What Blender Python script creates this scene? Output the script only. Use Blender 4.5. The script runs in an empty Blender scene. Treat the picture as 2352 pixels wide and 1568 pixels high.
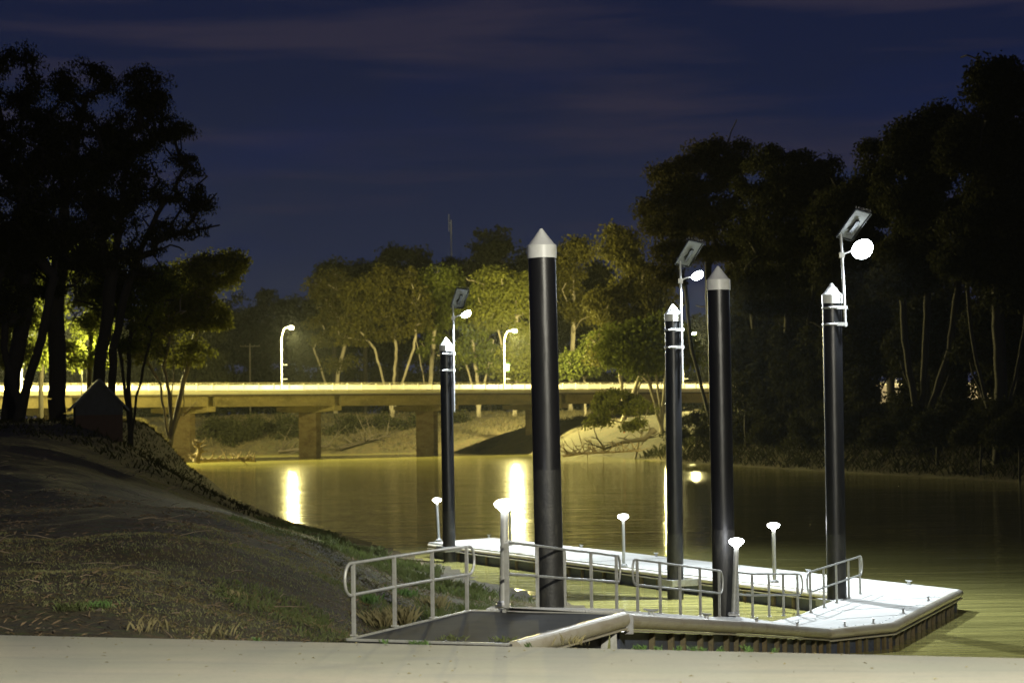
import bpy, math, random
import numpy as np
from mathutils import Vector, Matrix, Quaternion

# ------------------------------------------------------------------ camera, world, exposure
scene = bpy.context.scene
COL = scene.collection
F = 4700.0                     # focal length in units of a 2352-wide picture
EYE = 5.5                      # eye height over the river
PITCH = math.radians(2.145)
ROLL = math.radians(0.75)
fwd = Vector((0, math.cos(PITCH), math.sin(PITCH)))
up0 = Vector((0, -math.sin(PITCH), math.cos(PITCH)))
r0 = Vector((1, 0, 0))
cr = r0 * math.cos(ROLL) - up0 * math.sin(ROLL)
cu = up0 * math.cos(ROLL) + r0 * math.sin(ROLL)
cam = bpy.data.cameras.new('camera')
camo = bpy.data.objects.new('camera', cam)
COL.objects.link(camo)
camo.matrix_world = Matrix(((cr.x, cu.x, -fwd.x, 0), (cr.y, cu.y, -fwd.y, 0), (cr.z, cu.z, -fwd.z, EYE), (0, 0, 0, 1)))
cam.sensor_width = 36.0
cam.lens = F / 2352 * 36
cam.clip_start = 0.5
cam.clip_end = 5000
cam.dof.use_dof = True
cam.dof.focus_distance = 48
cam.dof.aperture_fstop = 2.0
scene.camera = camo

scene.view_settings.view_transform = 'Standard'
scene.view_settings.look = 'None'
scene.view_settings.exposure = 0.0
scene.view_settings.gamma = 1.0
scene.cycles.use_denoising = True
scene.cycles.max_bounces = 5
scene.cycles.diffuse_bounces = 2
scene.cycles.glossy_bounces = 3
scene.cycles.transmission_bounces = 2
scene.cycles.sample_clamp_indirect = 4.0
scene.cycles.caustics_reflective = False
scene.cycles.caustics_refractive = False

world = bpy.data.worlds.new('World')
scene.world = world
world.use_nodes = True
wt = world.node_tree
wt.nodes.clear()
def wn(t, **kw):
    n = wt.nodes.new(t)
    for k, v in kw.items(): setattr(n, k, v)
    return n
w_out = wn('ShaderNodeOutputWorld'); w_bg = wn('ShaderNodeBackground')
w_tc = wn('ShaderNodeTexCoord'); w_sep = wn('ShaderNodeSeparateXYZ')
wt.links.new(w_tc.outputs['Generated'], w_sep.inputs[0])
w_grad = wn('ShaderNodeValToRGB')
e = w_grad.color_ramp.elements
e[0].position = 0.0; e[0].color = (0.0190, 0.0245, 0.060, 1)
e[1].position = 0.30; e[1].color = (0.0050, 0.0080, 0.036, 1)
el = e.new(0.07); el.color = (0.0125, 0.0185, 0.050, 1)
el = e.new(0.16); el.color = (0.0072, 0.0118, 0.040, 1)
wt.links.new(w_sep.outputs[2], w_grad.inputs[0])
w_map = wn('ShaderNodeMapping'); w_map.inputs['Scale'].default_value = (1.7, 1.0, 19.0)
w_map.inputs['Rotation'].default_value = (0, math.radians(5), 0)
wt.links.new(w_tc.outputs['Generated'], w_map.inputs[0])
w_noise = wn('ShaderNodeTexNoise'); w_noise.inputs['Scale'].default_value = 2.6
w_noise.inputs['Detail'].default_value = 7; w_noise.inputs['Roughness'].default_value = 0.52
w_noise.inputs['Distortion'].default_value = 0.25
wt.links.new(w_map.outputs[0], w_noise.inputs[0])
w_cr = wn('ShaderNodeValToRGB')
w_cr.color_ramp.elements[0].position = 0.47; w_cr.color_ramp.elements[0].color = (0, 0, 0, 1)
w_cr.color_ramp.elements[1].position = 0.64; w_cr.color_ramp.elements[1].color = (1, 1, 1, 1)
wt.links.new(w_noise.outputs[0], w_cr.inputs[0])
w_mix = wn('ShaderNodeMix', data_type='RGBA')
w_mix.inputs['B'].default_value = (0.0250, 0.0225, 0.0460, 1)
w_mul = wn('ShaderNodeMath', operation='MULTIPLY'); w_mul.inputs[1].default_value = 0.85
wt.links.new(w_cr.outputs[0], w_mul.inputs[0])
wt.links.new(w_mul.outputs[0], w_mix.inputs['Factor'])
wt.links.new(w_grad.outputs[0], w_mix.inputs['A'])
# patches of clearer blue
w_map2 = wn('ShaderNodeMapping'); w_map2.inputs['Scale'].default_value = (2.0, 1.0, 9.0)
w_map2.inputs['Location'].default_value = (3.1, 0, 1.4)
wt.links.new(w_tc.outputs['Generated'], w_map2.inputs[0])
w_n2 = wn('ShaderNodeTexNoise'); w_n2.inputs['Scale'].default_value = 2.3; w_n2.inputs['Detail'].default_value = 5
wt.links.new(w_map2.outputs[0], w_n2.inputs[0])
w_cr2 = wn('ShaderNodeValToRGB')
w_cr2.color_ramp.elements[0].position = 0.53; w_cr2.color_ramp.elements[0].color = (0, 0, 0, 1)
w_cr2.color_ramp.elements[1].position = 0.75; w_cr2.color_ramp.elements[1].color = (0.55, 0.55, 0.55, 1)
wt.links.new(w_n2.outputs[0], w_cr2.inputs[0])
w_mix2 = wn('ShaderNodeMix', data_type='RGBA'); w_mix2.inputs['B'].default_value = (0.004, 0.0115, 0.066, 1)
wt.links.new(w_cr2.outputs[0], w_mix2.inputs['Factor']); wt.links.new(w_mix.outputs['Result'], w_mix2.inputs['A'])
wt.links.new(w_mix2.outputs['Result'], w_bg.inputs[0])
w_bg.inputs[1].default_value = 0.94
wt.links.new(w_bg.outputs[0], w_out.inputs[0])

def P(x, y, Y):
    """world point seen at (x, y) of a 2352 x 1568 picture, at the distance Y ahead of the camera"""
    d = fwd + cr * ((x - 1176) / F) + cu * ((784 - y) / F)
    return Vector((d.x * Y / d.y, Y, EYE + d.z * Y / d.y))
def Pz(x, y, z):
    d = fwd + cr * ((x - 1176) / F) + cu * ((784 - y) / F)
    k = (z - EYE) / d.z
    return Vector((d.x * k, d.y * k, z))

# ------------------------------------------------------------------ helpers
def tag(o, label=None, cat=None, group=None, kind=None):
    if label: o['label'] = label
    if cat: o['category'] = cat
    if group: o['group'] = group
    if kind: o['kind'] = kind
    return o
def empty(name, loc, rz=0.0):
    o = bpy.data.objects.new(name, None); COL.objects.link(o)
    o.location = loc; o.rotation_euler = (0, 0, rz); o.empty_display_size = 0.3
    return o
def new_obj(name, me, parent=None, mat=None):
    o = bpy.data.objects.new(name, me); COL.objects.link(o)
    if parent: o.parent = parent
    if mat:
        for m in (mat if isinstance(mat, (list, tuple)) else [mat]): me.materials.append(m)
    return o
def children(o): return [c for c in bpy.data.objects if c.parent == o]
def copy_tree(o, parent=None):
    c = o.copy(); COL.objects.link(c); c.parent = parent
    for ch in children(o): copy_tree(ch, c)
    return c
class MB:
    """collects verts and faces for ONE mesh"""
    def __init__(s, origin=(0, 0, 0)): s.v = []; s.f = []; s.sm = []; s.mi = []; s.o = Vector(origin); s.m = 0
    def add(s, vs, fs, smooth=False):
        b = len(s.v); s.v += [tuple(Vector(v) - s.o) for v in vs]
        for f in fs: s.f.append([i + b for i in f]); s.sm.append(smooth); s.mi.append(s.m)
    def box(s, c, size, rz=0.0, q=None):
        c = Vector(c); hx, hy, hz = [k / 2 for k in size]
        R = q.to_matrix() if q else Matrix.Rotation(rz, 3, 'Z')
        vs = [c + R @ Vector((a * hx, b * hy, d * hz)) for a in (-1, 1) for b in (-1, 1) for d in (-1, 1)]
        s.add(vs, [(0, 1, 3, 2), (4, 6, 7, 5), (0, 4, 5, 1), (2, 3, 7, 6), (0, 2, 6, 4), (1, 5, 7, 3)])
    def beam(s, a, b, w, h, up=Vector((0, 0, 1))):
        a = Vector(a); b = Vector(b); d = (b - a).normalized(); sd = d.cross(up).normalized(); u = sd.cross(d)
        vs = [p + sd * (w / 2 * i) + u * (h / 2 * j) for p in (a, b) for (i, j) in ((-1, -1), (1, -1), (1, 1), (-1, 1))]
        s.add(vs, [(0, 1, 2, 3), (7, 6, 5, 4), (0, 4, 5, 1), (1, 5, 6, 2), (2, 6, 7, 3), (3, 7, 4, 0)])
    def tube(s, pts, r, n=8, cap=True, smooth=True):
        pts = [Vector(p) for p in pts]; rs = r if isinstance(r, (list, tuple)) else [r] * len(pts)
        t = (pts[1] - pts[0]).normalized()
        a = t.cross(Vector((0, 0, 1)));
        if a.length < 0.05: a = t.cross(Vector((1, 0, 0)))
        a.normalize(); vs = []
        for i, p in enumerate(pts):
            if i == 0: tt = pts[1] - pts[0]
            elif i == len(pts) - 1: tt = pts[-1] - pts[-2]
            else: tt = (pts[i + 1] - p).normalized() + (p - pts[i - 1]).normalized()
            tt.normalize(); a = (a - tt * a.dot(tt)).normalized(); b = tt.cross(a)
            for k in range(n):
                an = 2 * math.pi * k / n
                vs.append(p + (a * math.cos(an) + b * math.sin(an)) * rs[i])
        fs = [(i * n + k, i * n + (k + 1) % n, (i + 1) * n + (k + 1) % n, (i + 1) * n + k) for i in range(len(pts) - 1) for k in range(n)]
        s.add(vs, fs, smooth)
        if cap:
            s.add(vs[:n], [list(range(n))[::-1]]); s.add(vs[-n:], [list(range(n))])
    def lathe(s, prof, n=24, at=(0, 0, 0), smooth=True, axis=None):
        at = Vector(at); q = Vector((0, 0, 1)).rotation_difference(axis) if axis else None
        vs = []
        for (r, z) in prof:
            for k in range(n):
                an = 2 * math.pi * k / n; p = Vector((r * math.cos(an), r * math.sin(an), z))
                vs.append(at + (q @ p if q else p))
        fs = [(i * n + k, i * n + (k + 1) % n, (i + 1) * n + (k + 1) % n, (i + 1) * n + k) for i in range(len(prof) - 1) for k in range(n)]
        s.add(vs, fs, smooth)
    def prism(s, poly, z0, z1):
        """poly: list of (x,y) or (x,y,ztop); top may vary"""
        n = len(poly)
        top = [Vector((p[0], p[1], p[2] if len(p) > 2 else z1)) for p in poly]
        bot = [Vector((p[0], p[1], (p[2] + (z0 - z1)) if len(p) > 2 else z0)) for p in poly]
        s.add(top + bot, [list(range(n)), list(range(2 * n - 1, n - 1, -1))] + [(i, n + i, n + (i + 1) % n, (i + 1) % n) for i in range(n)])
    def build(s, name, mat, parent=None, bevel=0.0):
        me = bpy.data.meshes.new(name); me.from_pydata(s.v, [], s.f)
        me.polygons.foreach_set('use_smooth', s.sm); me.polygons.foreach_set('material_index', s.mi)
        me.update(); import bmesh
        bm = bmesh.new(); bm.from_mesh(me); bmesh.ops.recalc_face_normals(bm, faces=bm.faces); bm.to_mesh(me); bm.free()
        o = new_obj(name, me, parent, mat)
        if bevel > 0:
            m = o.modifiers.new('bevel', 'BEVEL'); m.width = bevel; m.segments = 2; m.limit_method = 'ANGLE'
        return o

# ------------------------------------------------------------------ materials
def mat(name, col, rough=0.6, metal=0.0, noise=None, bump=None, spec=0.5, emit=None, estr=0.0, trans=0.0, coord='Object', coat=0.0):
    """noise: list of (scale, colour, lo, hi, mapping scale)"""
    m = bpy.data.materials.new(name); m.use_nodes = True; nt = m.node_tree; nt.nodes.clear()
    N = lambda t, **kw: (lambda n: ([setattr(n, k, v) for k, v in kw.items()], n)[1])(nt.nodes.new(t))
    out = N('ShaderNodeOutputMaterial'); b = N('ShaderNodeBsdfPrincipled')
    b.inputs['Base Color'].default_value = (*col, 1); b.inputs['Roughness'].default_value = rough
    b.inputs['Metallic'].default_value = metal; b.inputs['Specular IOR Level'].default_value = spec
    if coat: b.inputs['Coat Weight'].default_value = coat; b.inputs['Coat Roughness'].default_value = 0.15
    if emit: b.inputs['Emission Color'].default_value = (*emit, 1); b.inputs['Emission Strength'].default_value = estr
    tc = N('ShaderNodeTexCoord'); prev = None
    for (sc, c2, lo, hi, ms) in (noise or []):
        mp = N('ShaderNodeMapping'); mp.inputs['Scale'].default_value = ms
        nt.links.new(tc.outputs[coord], mp.inputs[0])
        t = N('ShaderNodeTexNoise'); t.inputs['Scale'].default_value = sc; t.inputs['Detail'].default_value = 6; t.inputs['Roughness'].default_value = 0.6
        nt.links.new(mp.outputs[0], t.inputs[0])
        mr = N('ShaderNodeMapRange'); mr.inputs[1].default_value = lo; mr.inputs[2].default_value = hi
        nt.links.new(t.outputs[0], mr.inputs[0])
        mx = N('ShaderNodeMix', data_type='RGBA'); mx.inputs['B'].default_value = (*c2, 1)
        if prev: nt.links.new(prev, mx.inputs['A'])
        else: mx.inputs['A'].default_value = (*col, 1)
        nt.links.new(mr.outputs[0], mx.inputs['Factor']); prev = mx.outputs['Result']
    if prev: nt.links.new(prev, b.inputs['Base Color'])
    if bump:
        hprev = None
        for (sc, strength, ms) in bump:
            mp = N('ShaderNodeMapping'); mp.inputs['Scale'].default_value = ms
            nt.links.new(tc.outputs[coord], mp.inputs[0])
            t = N('ShaderNodeTexNoise'); t.inputs['Scale'].default_value = sc; t.inputs['Detail'].default_value = 5
            nt.links.new(mp.outputs[0], t.inputs[0])
            bp = N('ShaderNodeBump'); bp.inputs['Strength'].default_value = 1.0; bp.inputs['Distance'].default_value = strength
            nt.links.new(t.outputs[0], bp.inputs['Height'])
            if hprev: nt.links.new(hprev, bp.inputs['Normal'])
            hprev = bp.outputs[0]
        nt.links.new(hprev, b.inputs['Normal'])
    sh = b.outputs[0]
    if trans > 0:
        tr = N('ShaderNodeBsdfTranslucent'); tr.inputs[0].default_value = (*col, 1)
        if prev: nt.links.new(prev, tr.inputs[0])
        ms_ = N('ShaderNodeMixShader'); ms_.inputs[0].default_value = trans
        nt.links.new(sh, ms_.inputs[1]); nt.links.new(tr.outputs[0], ms_.inputs[2]); sh = ms_.outputs[0]
    nt.links.new(sh, out.inputs[0])
    return m
I3 = (1, 1, 1)
M = {}
M['steel'] = mat('brushed_aluminium', (0.40, 0.405, 0.38), 0.42, 0.3, noise=[(9, (0.28, 0.275, 0.24), 0.45, 0.75, I3)], bump=[(40, 0.002, I3)])
M['steel_b'] = mat('galvanised_steel', (0.42, 0.43, 0.44), 0.45, 0.4, noise=[(14, (0.30, 0.29, 0.27), 0.4, 0.75, I3)])
M['beam'] = mat('stained_aluminium_pipe', (0.42, 0.39, 0.31), 0.34, 0.25, noise=[(2.5, (0.27, 0.21, 0.13), 0.5, 0.8, (1, 1, 3)), (12, (0.46, 0.43, 0.36), 0.55, 0.8, I3)], bump=[(30, 0.002, I3)])
M['hdpe'] = mat('black_plastic_sleeve', (0.008, 0.008, 0.009), 0.36, 0.0, spec=0.5,
                noise=[(3.0, (0.012, 0.012, 0.013), 0.45, 0.7, (1, 1, .2)), (26, (0.06, 0.06, 0.055), 0.66, 0.8, (1, 1, .12))], bump=[(7, 0.006, (1, 1, .25)), (50, 0.001, I3)])
M['hdpe_dirty'] = mat('silted_pile_foot', (0.016, 0.016, 0.015), 0.5, 0.0,
                noise=[(5, (0.070, 0.067, 0.054), 0.50, 0.80, (1, 1, .35)), (24, (0.10, 0.098, 0.085), 0.66, 0.82, (1, 1, .2)), (28, (0.02, 0.02, 0.02), 0.5, 0.75, I3)], bump=[(20, 0.006, I3)])
M['cap'] = mat('white_plastic_cap', (0.62, 0.63, 0.62), 0.4, 0.0, noise=[(5, (0.5, 0.5, 0.47), 0.5, 0.8, I3)])
M['concrete_deck'] = mat('pale_deck', (0.50, 0.50, 0.48), 0.7, noise=[(1.2, (0.42, 0.42, 0.40), 0.4, 0.7, I3), (35, (0.38, 0.38, 0.36), 0.55, 0.8, I3)], bump=[(60, 0.002, I3)])
M['ramp'] = mat('dark_ramp_surface', (0.030, 0.032, 0.034), 0.8, spec=0.15, noise=[(1.4, (0.055, 0.053, 0.045), 0.4, 0.75, I3), (60, (0.02, 0.02, 0.02), 0.5, 0.8, I3)], bump=[(90, 0.002, I3)])
M['slab'] = mat('worn_concrete', (0.33, 0.335, 0.275), 0.8, coord='Object',
                noise=[(0.35, (0.385, 0.365, 0.30), 0.4, 0.65, (1, 1.6, 1)), (0.9, (0.27, 0.275, 0.25), 0.5, 0.8, (.5, 2.2, 1)), (14, (0.27, 0.27, 0.22), 0.5, 0.85, I3), (60, (0.48, 0.46, 0.40), 0.6, 0.8, I3)],
                bump=[(25, 0.004, I3), (2, 0.01, I3)])
M['panel_blue'] = mat('dark_blue_float', (0.055, 0.066, 0.10), 0.5, noise=[(2.2, (0.055, 0.052, 0.05), 0.45, 0.75, (1, 1, .5)), (18, (0.02, 0.02, 0.025), 0.5, 0.8, I3)], bump=[(12, 0.004, I3)])
M['rib'] = mat('rusty_rib', (0.12, 0.098, 0.05), 0.75, noise=[(3, (0.13, 0.078, 0.024), 0.5, 0.7, (1, 1, .4)), (20, (0.05, 0.045, 0.035), 0.5, 0.8, I3)], bump=[(30, 0.004, I3)])
M['joint'] = mat('silted_joint', (0.16, 0.15, 0.11), 0.9)
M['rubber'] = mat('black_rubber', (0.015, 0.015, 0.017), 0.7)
M['led'] = mat('lit_diffuser', (0.9, 0.9, 0.9), 0.4, emit=(0.93, 0.95, 1.0), estr=55)
M['led_big'] = mat('lit_led_face', (0.9, 0.9, 0.9), 0.4, emit=(0.88, 0.96, 1.0), estr=60)
M['led_warm'] = mat('lit_sodium_face', (0.9, 0.9, 0.8), 0.4, emit=(1.0, 0.93, 0.68), estr=60)
M['panel_back'] = mat('panel_backsheet', (0.20, 0.215, 0.225), 0.5, noise=[(3, (0.14, 0.15, 0.155), .4, .7, I3)])
M['panel_front'] = mat('photovoltaic_cells', (0.01, 0.012, 0.03), 0.15)
M['dark_metal'] = mat('dark_metal', (0.06, 0.065, 0.07), 0.45, 0.6)
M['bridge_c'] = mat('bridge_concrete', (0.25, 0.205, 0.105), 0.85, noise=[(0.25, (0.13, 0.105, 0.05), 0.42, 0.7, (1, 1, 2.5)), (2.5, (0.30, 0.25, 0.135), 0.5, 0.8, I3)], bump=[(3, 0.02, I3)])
M['bridge_dark'] = mat('dark_slab_edge', (0.07, 0.055, 0.035), 0.9, noise=[(1.2, (0.14, 0.11, 0.07), 0.45, 0.7, I3)])  # much darker than the girders, with random lighter blotches
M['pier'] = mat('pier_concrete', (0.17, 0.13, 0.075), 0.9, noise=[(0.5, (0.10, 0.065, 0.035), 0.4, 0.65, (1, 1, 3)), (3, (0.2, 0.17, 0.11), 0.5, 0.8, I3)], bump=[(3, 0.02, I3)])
M['parapet'] = mat('painted_parapet', (0.72, 0.68, 0.56), 0.7, noise=[(0.8, (0.60, 0.54, 0.42), 0.45, 0.75, I3)])
M['asphalt'] = mat('asphalt', (0.05, 0.05, 0.05), 0.85, noise=[(30, (0.08, 0.08, 0.075), .4, .7, I3)])
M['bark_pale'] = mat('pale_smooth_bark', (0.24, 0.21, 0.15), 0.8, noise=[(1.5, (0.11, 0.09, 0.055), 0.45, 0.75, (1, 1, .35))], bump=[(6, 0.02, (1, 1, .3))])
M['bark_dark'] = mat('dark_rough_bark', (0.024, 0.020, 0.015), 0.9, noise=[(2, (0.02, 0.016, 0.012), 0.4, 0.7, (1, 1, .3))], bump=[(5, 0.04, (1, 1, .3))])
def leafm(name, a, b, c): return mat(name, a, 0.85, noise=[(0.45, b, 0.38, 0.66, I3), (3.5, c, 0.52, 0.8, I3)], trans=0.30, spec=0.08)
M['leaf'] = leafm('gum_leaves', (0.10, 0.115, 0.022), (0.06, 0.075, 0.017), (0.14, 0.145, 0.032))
M['leaf_dark'] = leafm('unlit_gum_leaves', (0.032, 0.034, 0.014), (0.022, 0.024, 0.010), (0.05, 0.045, 0.018))  # darker copy of the gum leaves, the missing light is in the colour
M['leaf_bright'] = leafm('lit_gum_leaves', (0.12, 0.125, 0.025), (0.08, 0.09, 0.02), (0.16, 0.14, 0.035))  # brighter copy of the gum leaves, lamplight put into the colour
M['leaf_olive'] = leafm('olive_leaves', (0.080, 0.074, 0.016), (0.045, 0.044, 0.012), (0.11, 0.092, 0.024))  # toned down copy for trees that catch less lamplight
M['wood'] = mat('weathered_driftwood', (0.26, 0.20, 0.13), 0.85, noise=[(3, (0.12, 0.09, 0.06), 0.45, 0.7, (1, 1, .5))], bump=[(8, 0.02, I3)])
M['wood_dark'] = mat('wet_dark_wood', (0.05, 0.04, 0.028), 0.8)
M['brick'] = mat('dark_brick', (0.06, 0.032, 0.02), 0.85, noise=[(6, (0.04, 0.024, 0.016), .4, .7, (1, 1, 3))])
M['cladding'] = mat('grey_cladding', (0.04, 0.042, 0.044), 0.8, noise=[(5, (0.03, 0.03, 0.03), .4, .7, I3)])
M['roof'] = mat('sheet_metal_roof', (0.055, 0.06, 0.07), 0.6, 0.2)
M['grass_green'] = mat('green_grass', (0.11, 0.14, 0.04), 0.7, noise=[(0.7, (0.12, 0.13, 0.05), 0.45, 0.7, I3)], trans=0.3)
M['grass_pale'] = mat('grey_green_ground_cover', (0.19, 0.195, 0.08), 0.8, noise=[(1.0, (0.15, 0.11, 0.035), 0.45, 0.68, I3)], trans=0.2)
M['scrub'] = mat('dull_scrub', (0.075, 0.062, 0.026), 0.85, noise=[(.3, (0.035, 0.032, 0.014), 0.4, 0.65, I3), (2, (0.11, 0.085, 0.035), .5, .75, I3)], trans=.15)
M['grass_dry'] = mat('dry_grass', (0.27, 0.235, 0.11), 0.8, noise=[(3, (0.20, 0.17, 0.07), 0.45, 0.7, I3)], trans=0.25)
M['weed'] = mat('weed_leaves', (0.11, 0.20, 0.05), 0.6, trans=0.3)
M['litter'] = mat('fallen_leaf_litter', (0.24, 0.17, 0.09), 0.8, noise=[(4, (0.10, 0.07, 0.04), 0.45, 0.7, I3)])

# ------------------------------------------------------------------ terrain
left_sh = [(90, 6), (60, 12), (22, 21), (8, 26), (3.4, 29.5), (2.3, 33), (2.0, 40), (2.0, 50), (2.3, 59.5), (0.3, 66), (-2.8, 78.8), (-6.4, 93.5), (-12.9, 116), (-20.6, 151),
           (-31, 207), (-36.5, 235), (-39.3, 249), (-41, 256), (-48, 261), (-62, 270), (-90, 284), (-160, 305), (-420, 330)]
right_sh = [(-420, 362), (-160, 352), (-60, 344), (-20, 338), (-6, 330), (2, 312), (9, 296), (14, 282), (17, 262), (20, 241), (28, 205), (40, 157), (56, 100), (90, 40), (120, 10)]
def seg_dist(px, py, poly):
    best = np.full(px.shape, 1e9)
    for (x0, y0), (x1, y1) in zip(poly[:-1], poly[1:]):
        dx, dy = x1 - x0, y1 - y0
        t = np.clip(((px - x0) * dx + (py - y0) * dy) / (dx * dx + dy * dy), 0, 1)
        best = np.minimum(best, np.hypot(px - x0 - t * dx, py - y0 - t * dy))
    return best
def inside(px, py, poly):
    c = np.zeros(px.shape, bool); n = len(poly)
    for i in range(n):
        x0, y0 = poly[i]; x1, y1 = poly[(i + 1) % n]
        if y0 == y1: continue
        k = ((y0 > py) != (y1 > py)) & (px < (x1 - x0) * (py - y0) / (y1 - y0) + x0)
        c ^= k
    return c
def vnoise(x, y, s, seed):
    xs, ys = x / s, y / s
    xi, yi = np.floor(xs), np.floor(ys); fx, fy = xs - xi, ys - yi
    fx = fx * fx * (3 - 2 * fx); fy = fy * fy * (3 - 2 * fy)
    def h(a, b):
        v = np.sin(a * 127.1 + b * 311.7 + seed * 74.7) * 43758.5453
        return v - np.floor(v)
    return (h(xi, yi) * (1 - fx) * (1 - fy) + h(xi + 1, yi) * fx * (1 - fy) + h(xi, yi + 1) * (1 - fx) * fy + h(xi + 1, yi + 1) * fx * fy) - 0.5
SE0 = Pz(0, 1457, 2.5); SE1 = Pz(2352, 1510, 2.5)          # far edge of the concrete slab
se_d = Vector((SE1.x - SE0.x, SE1.y - SE0.y, 0)).normalized(); se_n = Vector((-se_d.y, se_d.x, 0))   # away from the camera
RIVER = left_sh + right_sh
def height(X, Y):
    X = np.asarray(X, float); Y = np.asarray(Y, float)
    inn = inside(X, Y, RIVER)
    dl = seg_dist(X, Y, left_sh); dr = seg_dist(X, Y, right_sh)
    d = np.minimum(dl, dr)
    TL = np.interp(Y, [0, 30, 40, 60, 80, 115, 400], [2.45, 2.45, 2.75, 3.6, 4.6, 5.5, 5.4])
    DL = np.interp(Y, [0, 35, 60, 90, 160, 400], [6.0, 6.0, 7.5, 6.0, 5.0, 4.5])
    q_ = np.clip(dl / np.interp(Y, [0, 45, 62, 92, 113, 150, 190, 400], [8.5, 10, 17, 17.5, 13, 12, 7, 6]), 0, 1)
    zl = TL * q_ * q_ * (3 - 2 * q_)
    zl = zl + 0.9 * np.clip((dl - 18) / 60, 0, 1)
    zr = 6.2 * (1 - np.exp(-(dr / 11.0) ** 1.15)) + 0.6 * np.clip((dr - 20) / 60, 0, 1)
    z = np.where(dl < dr, zl, zr)
    bump = vnoise(X, Y, 7, 1) * 0.28 + vnoise(X, Y, 2.6, 2) * 0.28 + vnoise(X, Y, 0.9, 3) * 0.10
    z = z + bump * np.clip(d / 6, 0, 1) * np.clip((Y - 26) / 10, 0.12, 1)
    z = np.where(inn, -np.clip(d * 0.25, 0.0, 2.0) - 0.03, z)
    # keep it under the slab, and just below its edge
    s = (X - SE0.x) * se_n.x + (Y - SE0.y) * se_n.y
    z = np.where(s < 0.3, np.minimum(z, 1.9 + np.clip(s, -60, 0) * -0.02), z)
    z = np.where((s >= 0.3) & (s < 3) & (X < 12) & ~inn, np.minimum(z, 2.36 + 0.0 * s + 0.10 * s), z)
    # the landing ramp and gangway stay clear of the ground
    ax, ay = X + 2.28, Y - 28.5
    al = ax * 0.37 + ay * 0.93; ac = ax * 0.93 - ay * 0.37
    z = np.where((al > -1.5) & (al < 34) & (ac > -0.35) & (ac < 3.4), np.minimum(z, np.maximum(2.05 - 0.11 * np.clip(al - 4.5, 0, 99) - 0.25, -1.0)), z)
    return z
def axis(parts):
    out = []
    for a, b, st in parts: out += list(np.arange(a, b, st))
    return np.array(out)
gx = axis([(-900, -300, 60), (-300, -100, 12), (-100, -46, 3), (-46, -16, 0.9), (-16, 14, 0.4), (14, 60, 1.5), (60, 160, 6), (160, 1000, 60)])
gy = axis([(-60, 20, 10), (20, 44, 0.4), (44, 80, 0.6), (80, 150, 1.2), (150, 240, 2), (240, 300, 1.5), (300, 390, 1.3), (390, 600, 10), (600, 1900, 60)])
GX, GY = np.meshgrid(gx, gy)
GZ = height(GX, GY)
def grid_mesh(name, GX, GY, GZ):
    ny, nx = GX.shape
    me = bpy.data.meshes.new(name); co = np.stack([GX, GY, GZ], -1).reshape(-1, 3)
    i = np.arange(ny * nx).reshape(ny, nx)
    fa = np.stack([i[:-1, :-1], i[:-1, 1:], i[1:, 1:], i[1:, :-1]], -1).reshape(-1, 4)
    quads(me, co, fa); return me
def quads(me, co, fa, smooth=True):
    k = fa.shape[1]
    me.vertices.add(len(co)); me.vertices.foreach_set('co', np.ascontiguousarray(co, dtype=np.float32).ravel())
    me.loops.add(fa.size); me.loops.foreach_set('vertex_index', np.ascontiguousarray(fa, dtype=np.int32).ravel())
    me.polygons.add(len(fa)); me.polygons.foreach_set('loop_start', np.arange(0, fa.size, k, dtype=np.int32))
    me.polygons.foreach_set('loop_total', np.full(len(fa), k, dtype=np.int32))
    me.polygons.foreach_set('use_smooth', np.full(len(fa), smooth)); me.update(calc_edges=True)
M['earth'] = mat('river_earth', (0.080, 0.058, 0.026), 0.95,
    noise=[(0.10, (0.062, 0.052, 0.022), 0.42, 0.62, I3), (0.6, (0.026, 0.020, 0.011), 0.46, 0.7, I3), (2.2, (0.13, 0.088, 0.038), 0.55, 0.75, I3), (9, (0.15, 0.115, 0.06), 0.64, 0.78, I3), (4, (0.065, 0.078, 0.022), 0.52, 0.66, I3)],
    bump=[(1.6, 0.22, I3), (7, 0.09, I3), (28, 0.03, I3)])
g = new_obj('ground', grid_mesh('ground', GX, GY, GZ), None, M['earth']); tag(g, kind='structure')

# water
m = bpy.data.materials.new('muddy_river_water'); m.use_nodes = True; nt = m.node_tree; b = nt.nodes['Principled BSDF']
b.inputs['Base Color'].default_value = (0.155, 0.135, 0.045, 1); b.inputs['Roughness'].default_value = 0.07; b.inputs['IOR'].default_value = 1.33
tc = nt.nodes.new('ShaderNodeTexCoord'); prevn = None
for sc, st, ms in ((0.10, 0.10, (0.4, 1.0, 1)), (0.32, 0.085, (0.3, 1.0, 1)), (1.2, 0.050, (0.25, 1.0, 1)), (3.4, 0.009, (0.35, 1.0, 1))):
    mp = nt.nodes.new('ShaderNodeMapping'); mp.inputs['Scale'].default_value = ms; nt.links.new(tc.outputs['Object'], mp.inputs[0])
    tn = nt.nodes.new('ShaderNodeTexNoise'); tn.inputs['Scale'].default_value = sc; tn.inputs['Detail'].default_value = 3; tn.inputs['Distortion'].default_value = 0.4
    nt.links.new(mp.outputs[0], tn.inputs[0])
    bp = nt.nodes.new('ShaderNodeBump'); bp.inputs['Strength'].default_value = 1; bp.inputs['Distance'].default_value = st
    nt.links.new(tn.outputs[0], bp.inputs['Height'])
    if prevn: nt.links.new(prevn, bp.inputs['Normal'])
    prevn = bp.outputs[0]
nt.links.new(prevn, b.inputs['Normal'])
mp = nt.nodes.new('ShaderNodeMapping'); mp.inputs['Scale'].default_value = (0.18, 1, 1); nt.links.new(tc.outputs['Object'], mp.inputs[0])
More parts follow.
